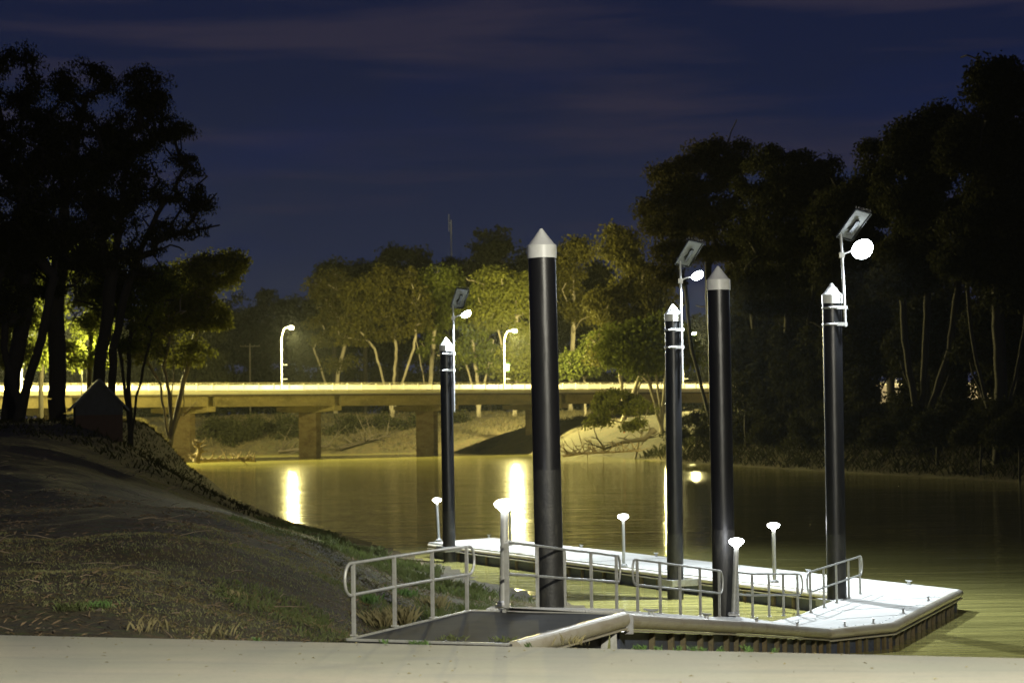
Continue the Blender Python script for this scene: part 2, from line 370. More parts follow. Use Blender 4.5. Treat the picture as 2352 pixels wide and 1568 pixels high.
tn = nt.nodes.new('ShaderNodeTexNoise'); tn.inputs['Scale'].default_value = 0.12; tn.inputs['Detail'].default_value = 5; nt.links.new(mp.outputs[0], tn.inputs[0])
mr = nt.nodes.new('ShaderNodeMapRange'); mr.inputs[1].default_value = 0.4; mr.inputs[2].default_value = 0.7; nt.links.new(tn.outputs[0], mr.inputs[0])
mx = nt.nodes.new('ShaderNodeMix'); mx.data_type = 'RGBA'; mx.inputs['A'].default_value = (0.37, 0.34, 0.11, 1); mx.inputs['B'].default_value = (0.25, 0.235, 0.08, 1)
nt.links.new(mr.outputs[0], mx.inputs['Factor']); nt.links.new(mx.outputs['Result'], b.inputs['Base Color'])
wx = np.linspace(-450, 300, 6); wy = np.linspace(8, 420, 6); WX, WY = np.meshgrid(wx, wy)
w = new_obj('water', grid_mesh('water', WX, WY, np.zeros_like(WX)), None, m); tag(w, kind='structure')

# slab: worn concrete apron falling towards the landing
mb = MB()
q0 = SE0 - se_d * 30; q1 = SE1 + se_d * 30
back = -se_n * 45
def slab_z(p):
    s = (p.x - SE0.x) * se_n.x + (p.y - SE0.y) * se_n.y
    return 2.5 - 0.046 * s
rows = []; nseg = 160
rng = random.Random(4)
for j, off in enumerate((0, -0.03, -0.6, -3, -8, -16, -30, -45)):
    row = []
    for i in range(nseg + 1):
        p = q0.lerp(q1, i / nseg) + se_n * (off + (rng.uniform(-0.03, 0.015) if j == 0 else 0))
        row.append(Vector((p.x, p.y, slab_z(p) - (0.02 if j == 0 else 0))))
    rows.append(row)
vs = [v for r in rows for v in r]; n1 = nseg + 1
mb.add(vs, [(j * n1 + i, j * n1 + i + 1, (j + 1) * n1 + i + 1, (j + 1) * n1 + i) for j in range(len(rows) - 1) for i in range(nseg)])
edge = rows[0]; low = [v - Vector((0, 0, 0.22)) for v in edge]
mb.add(edge + low, [(i, i + n1, i + n1 + 1, i + 1) for i in range(nseg)])
o = mb.build('pavement', M['slab']); tag(o, kind='structure')
def slab_pt(a, s_): 
    p = SE0 + se_d * a + se_n * s_; return Vector((p.x, p.y, slab_z(p)))
rg_ = np.random.RandomState(77); n_ = 260; A_ = rg_.uniform(-3, 17, n_); S_ = -rg_.uniform(0, 1, n_) ** 1.6 * 9
pp = np.array([slab_pt(a, s_) for a, s_ in zip(A_, S_)]) + np.array([0, 0, .006]); an_ = rg_.uniform(0, 6.28, n_)
d_ = np.stack([np.cos(an_), np.sin(an_), rg_.uniform(0, .3, n_)], 1); w_ = np.stack([-np.sin(an_), np.cos(an_), rg_.uniform(0, .2, n_)], 1)
l_ = rg_.uniform(.008, .04, n_)[:, None]; ww_ = rg_.uniform(.004, .012, n_)[:, None]
me = bpy.data.meshes.new('grit'); quads(me, np.stack([pp - d_ * l_, pp - w_ * ww_, pp + d_ * l_, pp + w_ * ww_ + np.array([0, 0, .008])], 1).reshape(-1, 3), np.arange(n_ * 4).reshape(-1, 4), False)
o = new_obj('grit', me, None, M['grass_dry']); tag(o, 'leaf scraps and grit on the pavement', 'grit', kind='stuff')

# ------------------------------------------------------------------ lights
def point(name, loc, power, col, r, parent=None):
    l = bpy.data.lights.new(name, 'POINT'); l.energy = power; l.color = col; l.shadow_soft_size = r
    o = bpy.data.objects.new(name, l); COL.objects.link(o); o.location = loc
    if parent: o.parent = parent
    return o
def spot(name, loc, aim, power, col, r, ang, parent=None, blend=0.6):
    l = bpy.data.lights.new(name, 'SPOT'); l.energy = power; l.color = col; l.shadow_soft_size = r
    l.spot_size = math.radians(ang); l.spot_blend = blend
    o = bpy.data.objects.new(name, l); COL.objects.link(o); o.location = loc
    o.rotation_euler = (Vector(aim)).to_track_quat('-Z', 'Y').to_euler()
    if parent: o.parent = parent
    return o

# ------------------------------------------------------------------ piles
def pile(top_px, Y, foot_px, dia, zfoot, label, bracket=None, dirt=1.7):
    """top_px: tip of the cap, foot_px: (x,y) a lower point on its axis, both at distance Y"""
    t = P(top_px[0], top_px[1], Y); f = P(foot_px[0], foot_px[1], Y)
    ax = (t - f).normalized(); r = dia / 2
    base = t + ax * ((zfoot - t.z) / ax.z)
    root = empty('mooring_pile', base)
    L = (t - base).length
    capH = dia * 1.0
    rs = r * 0.97
    def at(h): return ax * h
    # sleeve (dark upper part)
    mb = MB(); n = 32
    zd = dirt - zfoot if zfoot < 0 else 0.0
    def ring(h, rad): return (rad, h)
    prof = [(rs, zd + 0.0)]
    h = zd
    rg = random.Random(int(Y * 10))
    while h < L - capH - 0.5:
        h += rg.uniform(0.9, 1.6); h = min(h, L - capH)
        prof.append((rs * rg.uniform(0.992, 1.004), h))
    if prof[-1][1] < L - capH: prof.append((rs, L - capH))
    mb.lathe(prof, n, axis=ax); mb.build('sleeve', M['hdpe'], root)
    if zfoot < 0:
        mb = MB(); mb.lathe([(rs * 1.004, 0), (rs * 1.01, zd * 0.5), (rs * 1.006, zd)], n, axis=ax); mb.build('silted_foot', M['hdpe_dirty'], root)
    mb = MB(); b0 = L - capH - 0.02; bh = capH * 0.46
    mb.lathe([(rs, b0), (r * 1.03, b0), (r * 1.03, b0 + bh * .96), (r * 1.0, b0 + bh), (r * 0.9, b0 + bh + 0.015), (0.02, L)], n, axis=ax, smooth=False)
    c = mb.build('cap', M['cap'], root)
    for p in c.data.polygons: p.use_smooth = True
    md = c.modifiers.new('es', 'EDGE_SPLIT'); md.split_angle = math.radians(30)
    if bracket:
        zb, out_dir = bracket       # height over water, direction to the pontoon
        mb = MB(); bq = ax * ((zb - base.z) / ax.z); od = Vector(out_dir).normalized(); sd = Vector((-od.y, od.x, 0))
        w = dia + 0.16
        hgt = 0.20
        for sgn in (-1, 1):
            mb.beam(bq + sd * sgn * w / 2 - od * (w / 2 + .03), bq + sd * sgn * w / 2 + od * (w / 2 + 0.25), 0.05, hgt)
        mb.beam(bq - od * w / 2 - sd * (w / 2 + .12), bq - od * w / 2 + sd * (w / 2 + .12), 0.05, hgt)
        mb.build('guide_bracket', M['steel_b'], root, 0.006)
        mb = MB()
        for sgn in (-1, 1):
            c0 = bq - od * (w / 2 - .03) + sd * sgn * w * .32
            mb.tube([c0 - sd * .05, c0 + sd * .05], 0.05, 10); mb.build('roller', M['rubber'], root); mb = MB()
    tag(root, label, 'mooring pile', 'black mooring piles with white conical caps')
    return root, base, ax
main_d = Vector((0.43, -0.90, 0)).normalized()        # along the long pontoon, towards the camera
main_n = Vector((0.90, 0.43, 0)).normalized()         # across it, away from the camera
pA = pile((1024, 775), 79.2, (1031.5, 1245), 0.50, -0.6, 'farthest and thinnest looking black pile, at the far left end of the pontoon', (0.50, main_n), 1.97)
pC = pile((1545, 698), 61.9, (1551, 1320), 0.505, -0.6, 'black pile with solar lamp rising in the middle of the long white pontoon', (0.50, main_n), 1.95)
pE = pile((1910, 650), 54.8, (1922, 1350), 0.53, -0.6, 'black pile under the brightest lamp, standing at the right handrail', (0.48, main_n), 2.3)
pB = pile((1243, 525), 35.6, (1263.5, 1380), 0.50, -0.6, 'tallest and widest looking black pile, right behind the dark landing ramp', None, 4.6)
pD = pile((1649, 611), 46.9, (1664, 1400), 0.535, -0.6, 'plain black pile without a lamp behind the post light of the gangway', None, 2.9)

# ------------------------------------------------------------------ solar lamps
def solar_lamp(px_pole, y_bot, y_arm, head, rad, panel, pileinfo, Y, label, power, face, clamps):
    """all pixels; panel = (low left corner, top left corner, width in metres)"""
    base = P(px_pole[0], y_bot, Y); root = empty('solar_lamp', base)
    O = base
    top = P(px_pole[1], y_arm, Y); ax = (top - base).normalized()
    pl = P((panel[0][0] + panel[1][0]) / 2 + panel[2] * 24, (panel[0][1] + panel[1][1]) / 2, Y)
    mast_top = base + ax * ((pl.z - 0.16 - base.z) / ax.z)
    mb = MB(O); mb.tube([base, mast_top], 0.038, 14)
    mb.build('mast', M['steel_b'], root)
    hd = P(head[0], head[1], Y) 
    # arm
    mb = MB(O); a0 = top; a1 = top.lerp(hd, 0.35) + Vector((0, 0, 0.03)); 
    mb.tube([a0 - Vector((0, 0, .05)), a0 + (hd - a0) * .12 + Vector((0, 0, .02)), a1, hd - (hd - a0).normalized() * rad * .5], 0.025, 10)
    mb.box(a0, (0.13, 0.13, 0.14)); mb.build('arm', M['steel_b'], root)
    # lamp head: flattened shell with a lit lens underneath
    ad = (hd - a0); ad.z = 0; ad.normalize()
    tilt = face
    nrm = Vector(tilt).normalized()                # direction the lens looks
    mb = MB(O)
    prof = [(0.001, -rad * .42), (rad * .45, -rad * .40), (rad * .85, -rad * .26), (rad, -rad * .02), (rad * .98, 0.0)]
    mb.lathe(prof, 24, at=hd, axis=nrm); h = mb.build('lamp_head', M['dark_metal'], root)
    mb = MB(O)
    prof = [(rad * .95, -0.01), (rad * .93, rad * .2), (rad * .78, rad * .45), (rad * .45, rad * .62), (0.001, rad * .68)]
    mb.lathe(prof, 24, at=hd, axis=nrm); mb.build('lens', M['led_big'], h)
    # panel
    c0 = P(panel[0][0], panel[0][1], Y); c1 = P(panel[1][0], panel[1][1], Y)
    rise = (c1 - c0).length
    c1 = c1 - Vector((0, rise * .75, 0)); ln = (c1 - c0); L = ln.length; ln.normalize()
    W = panel[2]; wd = Vector((1.0, .25, 0)); wd = (wd - ln * wd.dot(ln)).normalized()
    nn = ln.cross(wd).normalized()
    if nn.z < 0: nn = -nn
    ctr = (c0 + c1) / 2 + wd * W / 2
    def pquad(mbx, la, wa, off, th, mi=0):
        vs = [ctr + ln * (sx * la / 2) + wd * (sy * wa / 2) + nn * (off + sz * th / 2) for sx in (-1, 1) for sy in (-1, 1) for sz in (-1, 1)]
        mbx.add(vs, [(0, 1, 3, 2), (4, 6, 7, 5), (0, 4, 5, 1), (2, 3, 7, 6), (0, 2, 6, 4), (1, 5, 7, 3)])
    mb = MB(O); pquad(mb, L, W, 0.02, 0.012); p_ = mb.build('solar_panel', M['panel_front'], root)
    mb = MB(O); pquad(mb, L - .06, W - .06, 0.005, 0.008); mb.build('backsheet', M['panel_back'], p_)
    mb = MB(O)
    for s_ in (-1, 1):
        mb.beam(ctr + wd * s_ * W / 2 - ln * L / 2, ctr + wd * s_ * W / 2 + ln * L / 2, 0.03, 0.06, nn)
        mb.beam(ctr + ln * s_ * (L / 2) - wd * W / 2, ctr + ln * s_ * (L / 2) + wd * W / 2, 0.03, 0.06, nn)
    mb.build('frame', M['dark_metal'], p_)
    mb = MB(O)
    mb.beam(ctr - ln * .2 - nn * .05, ctr + ln * .2 - nn * .05, 0.10, 0.07, nn)
    mb.tube([mast_top, ctr - nn * .05], 0.04, 10)
    mb.box(ctr - nn * .04 - ln * L * .28, (0.10, 0.10, 0.06))
    mb.build('panel_mount', M['dark_metal'], p_)
    mb = MB(O)
    for k in range(14):
        q = ctr + ln * (L / 2 + .01) + wd * W * (k / 13 - .5) + nn * .03
        mb.tube([q, q + Vector((0, 0, 0.07)) + wd * random.Random(k).uniform(-.03, .03)], 0.004, 4)
    mb.build('bird_spikes', M['steel_b'], p_)
    # clamps round the pile
    _, pb, pax = pileinfo
    for cy in clamps:
        q = P(px_pole[0], cy, Y); hh = q.z
        pc = pb + pax * ((hh - pb.z) / pax.z)
        mb = MB(O); d = Vector((q.x - pc.x, q.y - pc.y, 0)); dist = d.length; d.normalize(); sd = Vector((-d.y, d.x, 0))
        rr = 0.275
        mb.lathe([(rr - .012, -.03), (rr, -.03), (rr, .03), (rr - .012, .03)], 28, at=pc, axis=pax)
        for s_ in (-1, 1):
            mb.beam(pc + d * (rr * .75) + sd * s_ * .17, pc + d * (dist + .02) + sd * s_ * .05, 0.03, 0.09)
            mb.tube([pc + d * (rr * .2) + sd * s_ * (rr + .05) - Vector((0, 0, .0)), pc + d * (rr * .2) + sd * s_ * (rr - .02)], 0.018, 6)
        mb.build('clamp', M['steel_b'], root)
    tag(root, label, 'solar lamp', 'solar lamps clamped to the piles')
    lp = hd + nrm * (rad * .95)
    spot('lamp_light', lp - O, (0.10, -0.30, -0.95), power, (0.86, 0.95, 1.0), rad * .5, 150, root, 1.0)
    return hd
hA = solar_lamp((1043, 1041), 946, 731, (1070, 720), 0.21, ((1035, 705), (1050, 664), .50), pA, 79.0, 'small solar lamp on the farthest pile at the left end of the pontoon', 15000, (0.45, -0.35, -0.9), (812, 850))
hC = solar_lamp((1567, 1563), 865, 645, (1601, 631), 0.20, ((1550, 606), (1578, 555), .50), pC, 61.7, 'solar lamp with tilted panel on the middle pile of the pontoon', 15000, (0.40, -0.45, -0.9), (757, 797))
hE = solar_lamp((1942, 1934), 750, 586, (1980, 571), 0.31, ((1921, 543), (1957, 486), .50), pE, 54.6, 'glaring solar lamp on the rightmost pile, the brightest light of all', 3600, (0.25, -0.75, -0.62), (706, 744))

# ------------------------------------------------------------------ pontoon
ZD = 0.60
Q1 = Pz(1900, 1446, ZD); Q2 = Pz(2050, 1431, ZD); Q3 = Pz(2205, 1353, ZD)
K1 = Pz(1000, 1243, ZD)
cback = Q3.dot(main_n)
def on_back(s): return main_n * cback + main_d * s
cnear = cback - 3.45
def along(p): return p.dot(main_d)
E0 = along(K1)
kfar_near = main_n * cnear + main_d * (E0 + .3); kfar_back = on_back(E0 - 1.0)
INN = P(1976, 1361, 56.0); INN = main_n * cnear + main_d * along(Vector((INN.x, INN.y, 0)))
W4 = P(1833, 1412, 50.2)
perp12_ = Vector((-(Q2 - Q1).y, (Q2 - Q1).x, 0)).normalized(); perp23_ = Vector((-(Q3 - Q2).y, (Q3 - Q2).x, 0)).normalized(); gin_ = Vector((-.93, .37, 0)); MRp = Q1 + Vector((-.37, -.93, 0)) * 4
pont = empty('floating_pontoon', Vector((Q2.x, Q2.y, ZD)))
O = pont.location.copy()
W4p = Vector((W4.x, W4.y, 0)); SL0 = P(1711, 1414, 47.3)
poly = [Q1, Q2, Q3, kfar_back, kfar_near, INN, W4p, Vector((SL0.x - .05, SL0.y + .1, 0))]
mb = MB(O); mb.prism([(p.x, p.y) for p in poly], ZD - 0.08, ZD); mb.build('deck', M['concrete_deck'], pont)
# rounded edge beam along the outside
edges = [(Q1, Q2), (Q2, Q3), (Q3, kfar_back), (kfar_near, INN), (kfar_far := kfar_back, kfar_near)]
out_pts = [Q1, Q2, Q3, kfar_back, kfar_near, INN, W4p]
mb = MB(O)
def z3(p, z): return Vector((p.x, p.y, z))
ctr_p = (Q2 + INN) / 2
def outset(pts, closed=False): return pts
mb.tube([z3(p, ZD - 0.09) for p in [Q1, Q2, Q3 + (Q2 - Q3).normalized() * .9]], 0.115, 12)
mb.tube([z3(p, ZD - 0.11) for p in [Q3 + (Q2 - Q3).normalized() * 1.0, Q3, kfar_back, kfar_near, INN, W4p]], 0.10, 10)
mb.build('edge_beam', M['beam'], pont)
mb = MB(O)
for a, b_ in ((Q1, Q2), (Q2, Q3), (kfar_near, INN), (INN, W4p), (Q3, kfar_back)):
    d = (b_ - a).normalized(); nr = Vector((-d.y, d.x, 0))
    mb.beam(z3(a, ZD - 0.245), z3(b_, ZD - 0.245), 0.16, 0.03)
mb.build('lower_flange', M['beam'], pont)
# floats: dark panels set in a little, ribs proud of them
mb = MB(O)
cen = Vector((sum(p.x for p in poly) / len(poly), sum(p.y for p in poly) / len(poly), 0))
def skirt(mb, a, b_, inset, z0, z1):
    d = (b_ - a).normalized(); nr = Vector((d.y, -d.x, 0))
    return d, nr
def ribbed(a, b_, inward, step, zt_a, zt_b, panel_mb, ribs, z0=-0.3):
    d = Vector((b_.x - a.x, b_.y - a.y, 0)); L = d.length; d.normalize(); nr = inward.normalized()
    panel_mb.add([z3(a, z0) + nr * .13, z3(b_, z0) + nr * .13, z3(b_, zt_b) + nr * .13, z3(a, zt_a) + nr * .13,
                  z3(a, z0) + nr * .26, z3(b_, z0) + nr * .26, z3(b_, zt_b) + nr * .26, z3(a, zt_a) + nr * .26],
                 [(0, 1, 2, 3), (4, 7, 6, 5), (0, 4, 5, 1), (3, 2, 6, 7), (0, 3, 7, 4), (1, 5, 6, 2)])
    k = 0; s = 0.12
    while s < L:
        p = z3(a, 0) + d * s; zt = zt_a + (zt_b - zt_a) * s / L
        wdt = 0.065 if k % 2 == 0 else 0.11
        ribs.append((p + nr * .08, d, wdt, zt, z0)); s += step * (0.8 if k % 2 else 1.2); k += 1
ribs = []
perp12 = Vector((-(Q2 - Q1).y, (Q2 - Q1).x, 0)); perp23 = Vector((-(Q3 - Q2).y, (Q3 - Q2).x, 0))
pm = MB(O)
ribbed(Q1, Q2, perp12, 0.30, ZD - .26, ZD - .26, pm, ribs)
ribbed(Q2, Q3, perp23, 0.72, ZD - .26, ZD - .26, pm, ribs)
ribbed(Q3, kfar_back, -main_n, 2.0, ZD - .26, ZD - .26, pm, ribs)
n_out = len(ribs)
ribbed(kfar_near, INN, main_n, 1.3, ZD - .26, ZD - .26, pm, ribs)
ribbed(INN, W4p, Vector((0.93, -0.37, 0)), 1.3, ZD - .26, ZD - .26, pm, ribs)
ribbed(kfar_back, kfar_near, main_d, 1.3, ZD - .26, ZD - .26, pm, ribs)
pm.build('float_panel', M['panel_blue'], pont)
for (p, d, wdt, zt, z0) in ribs[:98]:
    mb = MB(O); mb.beam(z3(p, z0), z3(p, zt), wdt, 0.09, up=Vector((-d.y, d.x, 0))); mb.build('rib', M['rib'], pont)
# deck joints: thin dark grooves across the long arm
mb = MB(O)
La = (INN - kfar_near).length
for k in range(1, 7):
    p = kfar_near + main_d * (La * k / 6.4)
    mb.beam(z3(p, ZD + .0025) + main_n * .15, z3(p, ZD + .0025) + main_n * 3.3, 0.02, 0.005)
for k in range(1, 4): 
    a = Q1.lerp(INN, k / 4) if k != 2 else Q1.lerp(INN, .5); b_ = Q2.lerp(Q3, k / 4)
    dd = (b_ - a).normalized(); mb.beam(z3(a + dd * .1, ZD + .0025), z3(b_ - dd * .15, ZD + .0025), .015, .005)
mb.build('deck_joint', M['rubber'], pont)
mb = MB(O); rg_ = random.Random(5)
for (a, b_, inn, n_) in ((Q1, Q2, perp12_, 8), (Q2, Q3, perp23_, 22), (INN, kfar_near, main_n, 40)):
    for k in range(n_):
        p = z3(a.lerp(b_, (k + .5) / n_), ZD) + inn * .28
        mb.lathe([(.022, 0), (.022, .006), (.012, .012), (.001, .013)], 8, at=p)
mb.build('deck_bolt', M['steel_b'], pont)['kind'] = 'stuff'
tag(pont, 'white decked floating pontoon with ribbed dark floats, long arm running back left', 'pontoon')

# ------------------------------------------------------------------ gangway
gl_px = [(1165, 1394, 32.5), (1235, 1396, 34.0), (1298, 1398, 35.6), (1359, 1398.5, 37.3), (1417, 1400, 39.1), (1465, 1405, 40.3), (1517, 1408, 41.7), (1563, 1411, 43.1), (1609, 1413, 44.6), (1653, 1416, 46.0)]
gl = [P(*q) for q in gl_px]
g4 = [P(*q) for q in [(1694, 1414, 47.2), (1729, 1416, 48.0), (1767, 1414.5, 48.7), (1800, 1413, 49.5), (1833, 1412, 50.2)]]
g5 = [P(*q) for q in [(1862, 1406, 50.8), (1893, 1394, 52.1), (1922, 1383, 53.3), (1950, 1372, 54.6), (1976, 1362, 55.9)]]
BR = P(1430, 1410, 32.1); MR = P(1711, 1428, 40.0); Q1g = z3(Q1, ZD + .02)
gang = empty('gangway', BR)
O = gang.location.copy()
mb = MB(O)
def lerp_poly(pts, t):
    L = [0]
    for a, b_ in zip(pts[:-1], pts[1:]): L.append(L[-1] + (b_ - a).length)
    s = t * L[-1]
    for i in range(len(pts) - 1):
        if s <= L[i + 1] + 1e-6: return pts[i].lerp(pts[i + 1], (s - L[i]) / (L[i + 1] - L[i]))
    return pts[-1]
left_line = [gl[0], gl[4], gl[-1], g4[0]]; right_line = [BR, MR, Q1g]
nL = 40; tops = []
for i in range(nL + 1):
    a = lerp_poly(left_line, i / nL); b_ = lerp_poly(right_line, i / nL)
    tops += [a + Vector((-.05, 0, 0)), b_]
vs = tops + [v - Vector((0, 0, .06)) for v in tops]; n2 = len(tops)
fs = []
for i in range(nL):
    a, b_, c, d = 2 * i, 2 * i + 1, 2 * i + 3, 2 * i + 2
    fs += [(a, b_, c, d), (a + n2, d + n2, c + n2, b_ + n2), (a, d, d + n2, a + n2), (b_, b_ + n2, c + n2, c)]
mb.add(vs, fs); mb.build('walkway', M['concrete_deck'], gang)
mb = MB(O)
dn = Vector((0, 0, -.10)); 
mb.tube([BR + dn + (MR - BR).normalized() * .16, BR.lerp(MR, .5) + dn, MR + dn], 0.12, 14); mb.build('side_pipe', M['beam'], gang)
mb = MB(O); mb.tube([MR + dn + (Q1g - MR).normalized() * .02, MR.lerp(Q1g, .5) + dn, Q1g + dn], 0.118, 14); mb.build('side_pipe', M['beam'], gang)
mb = MB(O); mb.beam(BR + Vector((0, 0, -.245)), MR + Vector((0, 0, -.245)), 0.14, 0.03); mb.beam(MR + Vector((0, 0, -.245)), Q1g + Vector((0, 0, -.245)), 0.14, 0.03)
mb.build('lower_flange', M['beam'], gang)
mb = MB(O); mb.beam(gl[0] + Vector((-.05, 0, -.1)), gl[-1] + Vector((-.05, 0, -.1)), 0.06, 0.16); mb.build('edge_strip', M['steel'], gang)
# frame below: dark floats and rusty ribs
rb = []; pm = MB(O); gdir = (Q1g - BR); gdir.z = 0; gdir.normalize(); gin = Vector((-gdir.y, gdir.x, 0))
S0 = BR.lerp(MR, 0.22)
S00 = BR.lerp(MR, 0.03); dump = []
ribbed(S00, S0, gin, 9, S00.z - .27, S0.z - .27, pm, dump)  # ribless panel carried up to fill the shadowed gap
ribbed(S0, MR, gin, 1.0, S0.z - .27, MR.z - .27, pm, rb)
ribbed(MR, Q1g, gin, 0.85, MR.z - .27, Q1g.z - .27, pm, rb)
pm.build('float_panel', M['panel_blue'], gang)
for (p, d, wdt, zt, z0) in rb:
    mb = MB(O); mb.beam(z3(p, z0), z3(p, zt), wdt, 0.09, up=Vector((-d.y, d.x, 0))); mb.build('rib', M['rib'], gang)
# hinge plate at the upper end
mb = MB(O); hp = BR + Vector((.10, .12, -.17)); mb.box(hp, (0.15, 0.05, 0.30), rz=-.2); mb.build('hinge_plate', M['steel_b'], gang, .006)
tag(gang, 'sloping gangway with pale walkway and round metal side pipe down to the pontoon', 'gangway')

# ------------------------------------------------------------------ landing ramp
FL = P(798, 1469, 28.6); FR = P(1170, 1480, 27.8); BL = P(1080, 1402.5, 32.8)
land = empty('landing_ramp', FR); O = land.location.copy()
mb = MB(O); th = Vector((0, 0, -.10))
q = [FL, FR, BR + Vector((-.05, -.05, 0)), BL]
mb.add(q + [p + th for p in q], [(0, 1, 2, 3), (7, 6, 5, 4), (0, 4, 5, 1), (1, 5, 6, 2), (2, 6, 7, 3), (3, 7, 4, 0)])
mb.build('ramp_deck', M['ramp'], land)
mb = MB(O)
lf = Vector((0, 0, .012))
for a, b_ in ((FL, FR), (FL, BL), (BL, BR)): mb.beam(a + lf * .5, b_ + lf * .5, 0.05, 0.03)
mb.build('edge_angle', M['steel'], land)
mb = MB(O); mb.beam(FL + Vector((-.12, -.03, -.10)), FR + Vector((0.05, -.03, -.10)), .04, .14); mb.build('kick_plate', M['rubber'], land)
mb = MB(O)   # ridged tread strip at the hinge
a0 = P(1120, 1399, 32.95); b0 = BR + Vector((0, .18, .02)); nr_ = 46
for k in range(nr_):
    p = a0.lerp(b0, (k + .5) / nr_); mb.beam(p + Vector((-.02, -.13, .012)), p + Vector((.05, .17, .02)), 0.035, 0.03)
mb.beam(a0, b0, 0.34, 0.012)
mb.build('tread_strip', M['concrete_deck'], land)
mb = MB(O); dz = Vector((0.02, 0, -.08))
mb.tube([FR + dz + (BR - FR).normalized() * .1, FR.lerp(BR, .5) + dz, BR + dz + (FR - BR).normalized() * .06], 0.125, 16); mb.build('side_pipe', M['beam'], land)
mb = MB(O); mb.beam(FR.lerp(BR, .1) + Vector((.03, 0, -.22)), BR + Vector((.03, 0, -.22)), .10, .03); mb.build('lower_flange', M['beam'], land)
for (xa, xb) in ((1348, 1350), (1395, 1378), (1408, 1412)):
    p = P(xa, 1432, 31.7); p2 = P(xb, 1560, 31.7)
    mb = MB(O); mb.beam(p, p2, 0.10, 0.06, up=Vector((0, 1, 0))); mb.build('leg', M['steel'], land)
for k, s_ in enumerate((0.25, 0.7)):
    p = FL.lerp(FR, s_); p2 = BL.lerp(BR, s_)
    mb = MB(O); mb.beam(p + Vector((0, .1, -.16)), p2 + Vector((0, 0, -.16)), .08, .12); mb.build('joist', M['steel'], land)
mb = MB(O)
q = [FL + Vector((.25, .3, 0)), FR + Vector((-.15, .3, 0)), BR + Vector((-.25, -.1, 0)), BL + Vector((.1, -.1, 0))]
mb.add([p + Vector((0, 0, -.24)) for p in q] + [z3(p, -.5) for p in q], [(0, 1, 2, 3), (7, 6, 5, 4), (0, 4, 5, 1), (1, 5, 6, 2), (2, 6, 7, 3), (3, 7, 4, 0)]); mb.build('shade_block', M['rubber'], land)  # black block stands in for the shadow under the ramp
tag(land, 'dark grey landing ramp with metal edges in front of the tallest looking pile', 'ramp')

# ------------------------------------------------------------------ handrails
def handrail(posts, h, mid, loop0, loop1, label, pr=0.024, pw=0.055):
    root = empty('handrail', posts[0]); O = posts[0].copy()
    H = Vector((0, 0, 1))
    a, b_ = posts[0], posts[-1]
    d0 = (posts[1] - posts[0]).normalized(); d1 = (posts[-1] - posts[-2]).normalized()
    tops = [p + H * h for p in posts]; mids = [p + H * mid for p in posts]
    R = (h - mid) / 2
    path = list(tops)
    ext = 0.10
    def arc(p_top, d):
        c = p_top + d * ext - H * R
        return [c + H * (R * math.cos(t)) + d * (R * math.sin(t) * 0.8) for t in [math.pi * k / 10 for k in range(11)]]
    if loop1: path += arc(tops[-1], d1)
    path += list(reversed(mids))
    if loop0: path += list(reversed([*arc(tops[0], -d0)])) + [tops[0]]
    mb = MB(O); 
    if loop0 or loop1: mb.tube(path, pr, 8)
    mb.build('rail_loop', M['steel'], root)
    for k, p in enumerate(posts):
        mb = MB(O); ww = pw * (1.35 if (k == 0 and not loop0) else 1)
        mb.beam(p + H * -.02, p + H * (h - .01), ww, ww * .75, up=Vector((d0.x, d0.y, 0)).normalized())
        mb.box(p + H * 0.005, (.11, .11, .012)); mb.build('post', M['steel'], root, 0.004)
    tag(root, label, 'handrail', 'metal handrails along the landing, gangway and pontoon')
    return root
s1 = [P(813, 1459, 29.3), P(907, 1437, 30.6), P(994, 1418, 31.85), P(1073, 1402.5, 32.95)]
handrail(s1, 1.03, 0.58, True, True, 'four post handrail at the left side of the dark landing ramp')
handrail(gl[:5], 1.03, 0.53, False, True, 'long handrail in front of the widest looking black pile')
handrail(gl[5:], 1.03, 0.53, True, True, 'handrail section between the two widest looking black piles')
handrail(g4, 1.0, 0.50, False, True, 'level handrail section just right of the near post light')
handrail(g5, 1.0, 0.50, True, True, 'rightmost handrail, slanting up in front of the brightest lamp pile')

# ------------------------------------------------------------------ post lights
def post_light(base, height, label, r=0.05, hr=0.19, lean=0.0):
    root = empty('post_light', base)
    top = Vector((-lean, 0, height))
    mb = MB(); mb.tube([Vector((0, 0, 0)), top - Vector((0, 0, .17))], [r, r * .93], 18); mb.build('post', M['steel'], root)
    mb = MB(); mb.box((0, 0, .02), (.24, .24, .035)); 
    for sx in (-1, 1):
        for sy in (-1, 1): mb.tube([Vector((sx * .09, sy * .09, .03)), Vector((sx * .09, sy * .09, .075))], .014, 6)
    mb.lathe([(r * 1.5, .03), (r * 1.5, .06), (r, .09)], 16); mb.build('base_plate', M['steel_b'], root, .004)
    mb = MB(); a = top - Vector((0, 0, .18))
    mb.lathe([(r * .95, 0), (r * 1.2, .012), (hr * .60, .035), (hr * .90, .075), (hr, .112), (hr * .95, .142), (hr * .74, .168), (hr * .4, .185), (.001, .19)], 24, at=a); mb.build('lit_head', M['led'], root)
    mb = MB(); mb.lathe([(hr * .75, 0.168), (hr * .5, .20), (.001, .206)], 20, at=a); 
    tag(root, label, 'post light', 'mushroom headed post lights along the walkway')
    return root
post_light(P(1156, 1391, 33.0) + Vector((0, 0, .0)), 1.70, 'largest looking post light, at the far edge of the dark landing ramp', .068, .165, -.04)
post_light(P(1685, 1413, 46.0), 1.72, 'post light at the foot of the gangway, between two handrails', .062, .17, -.09)
post_light(P(1008, 1241, 81.5), 1.68, 'farthest post light, left of the farthest pile', .055, .175, 0.06)
post_light(P(1172, 1252, 75.5), 1.70, 'post light mostly hidden behind the largest looking one', .05, .17)
post_light(P(1433, 1300, 66.6), 1.68, 'post light on the pontoon left of the middle solar lamp pile', .052, .175)
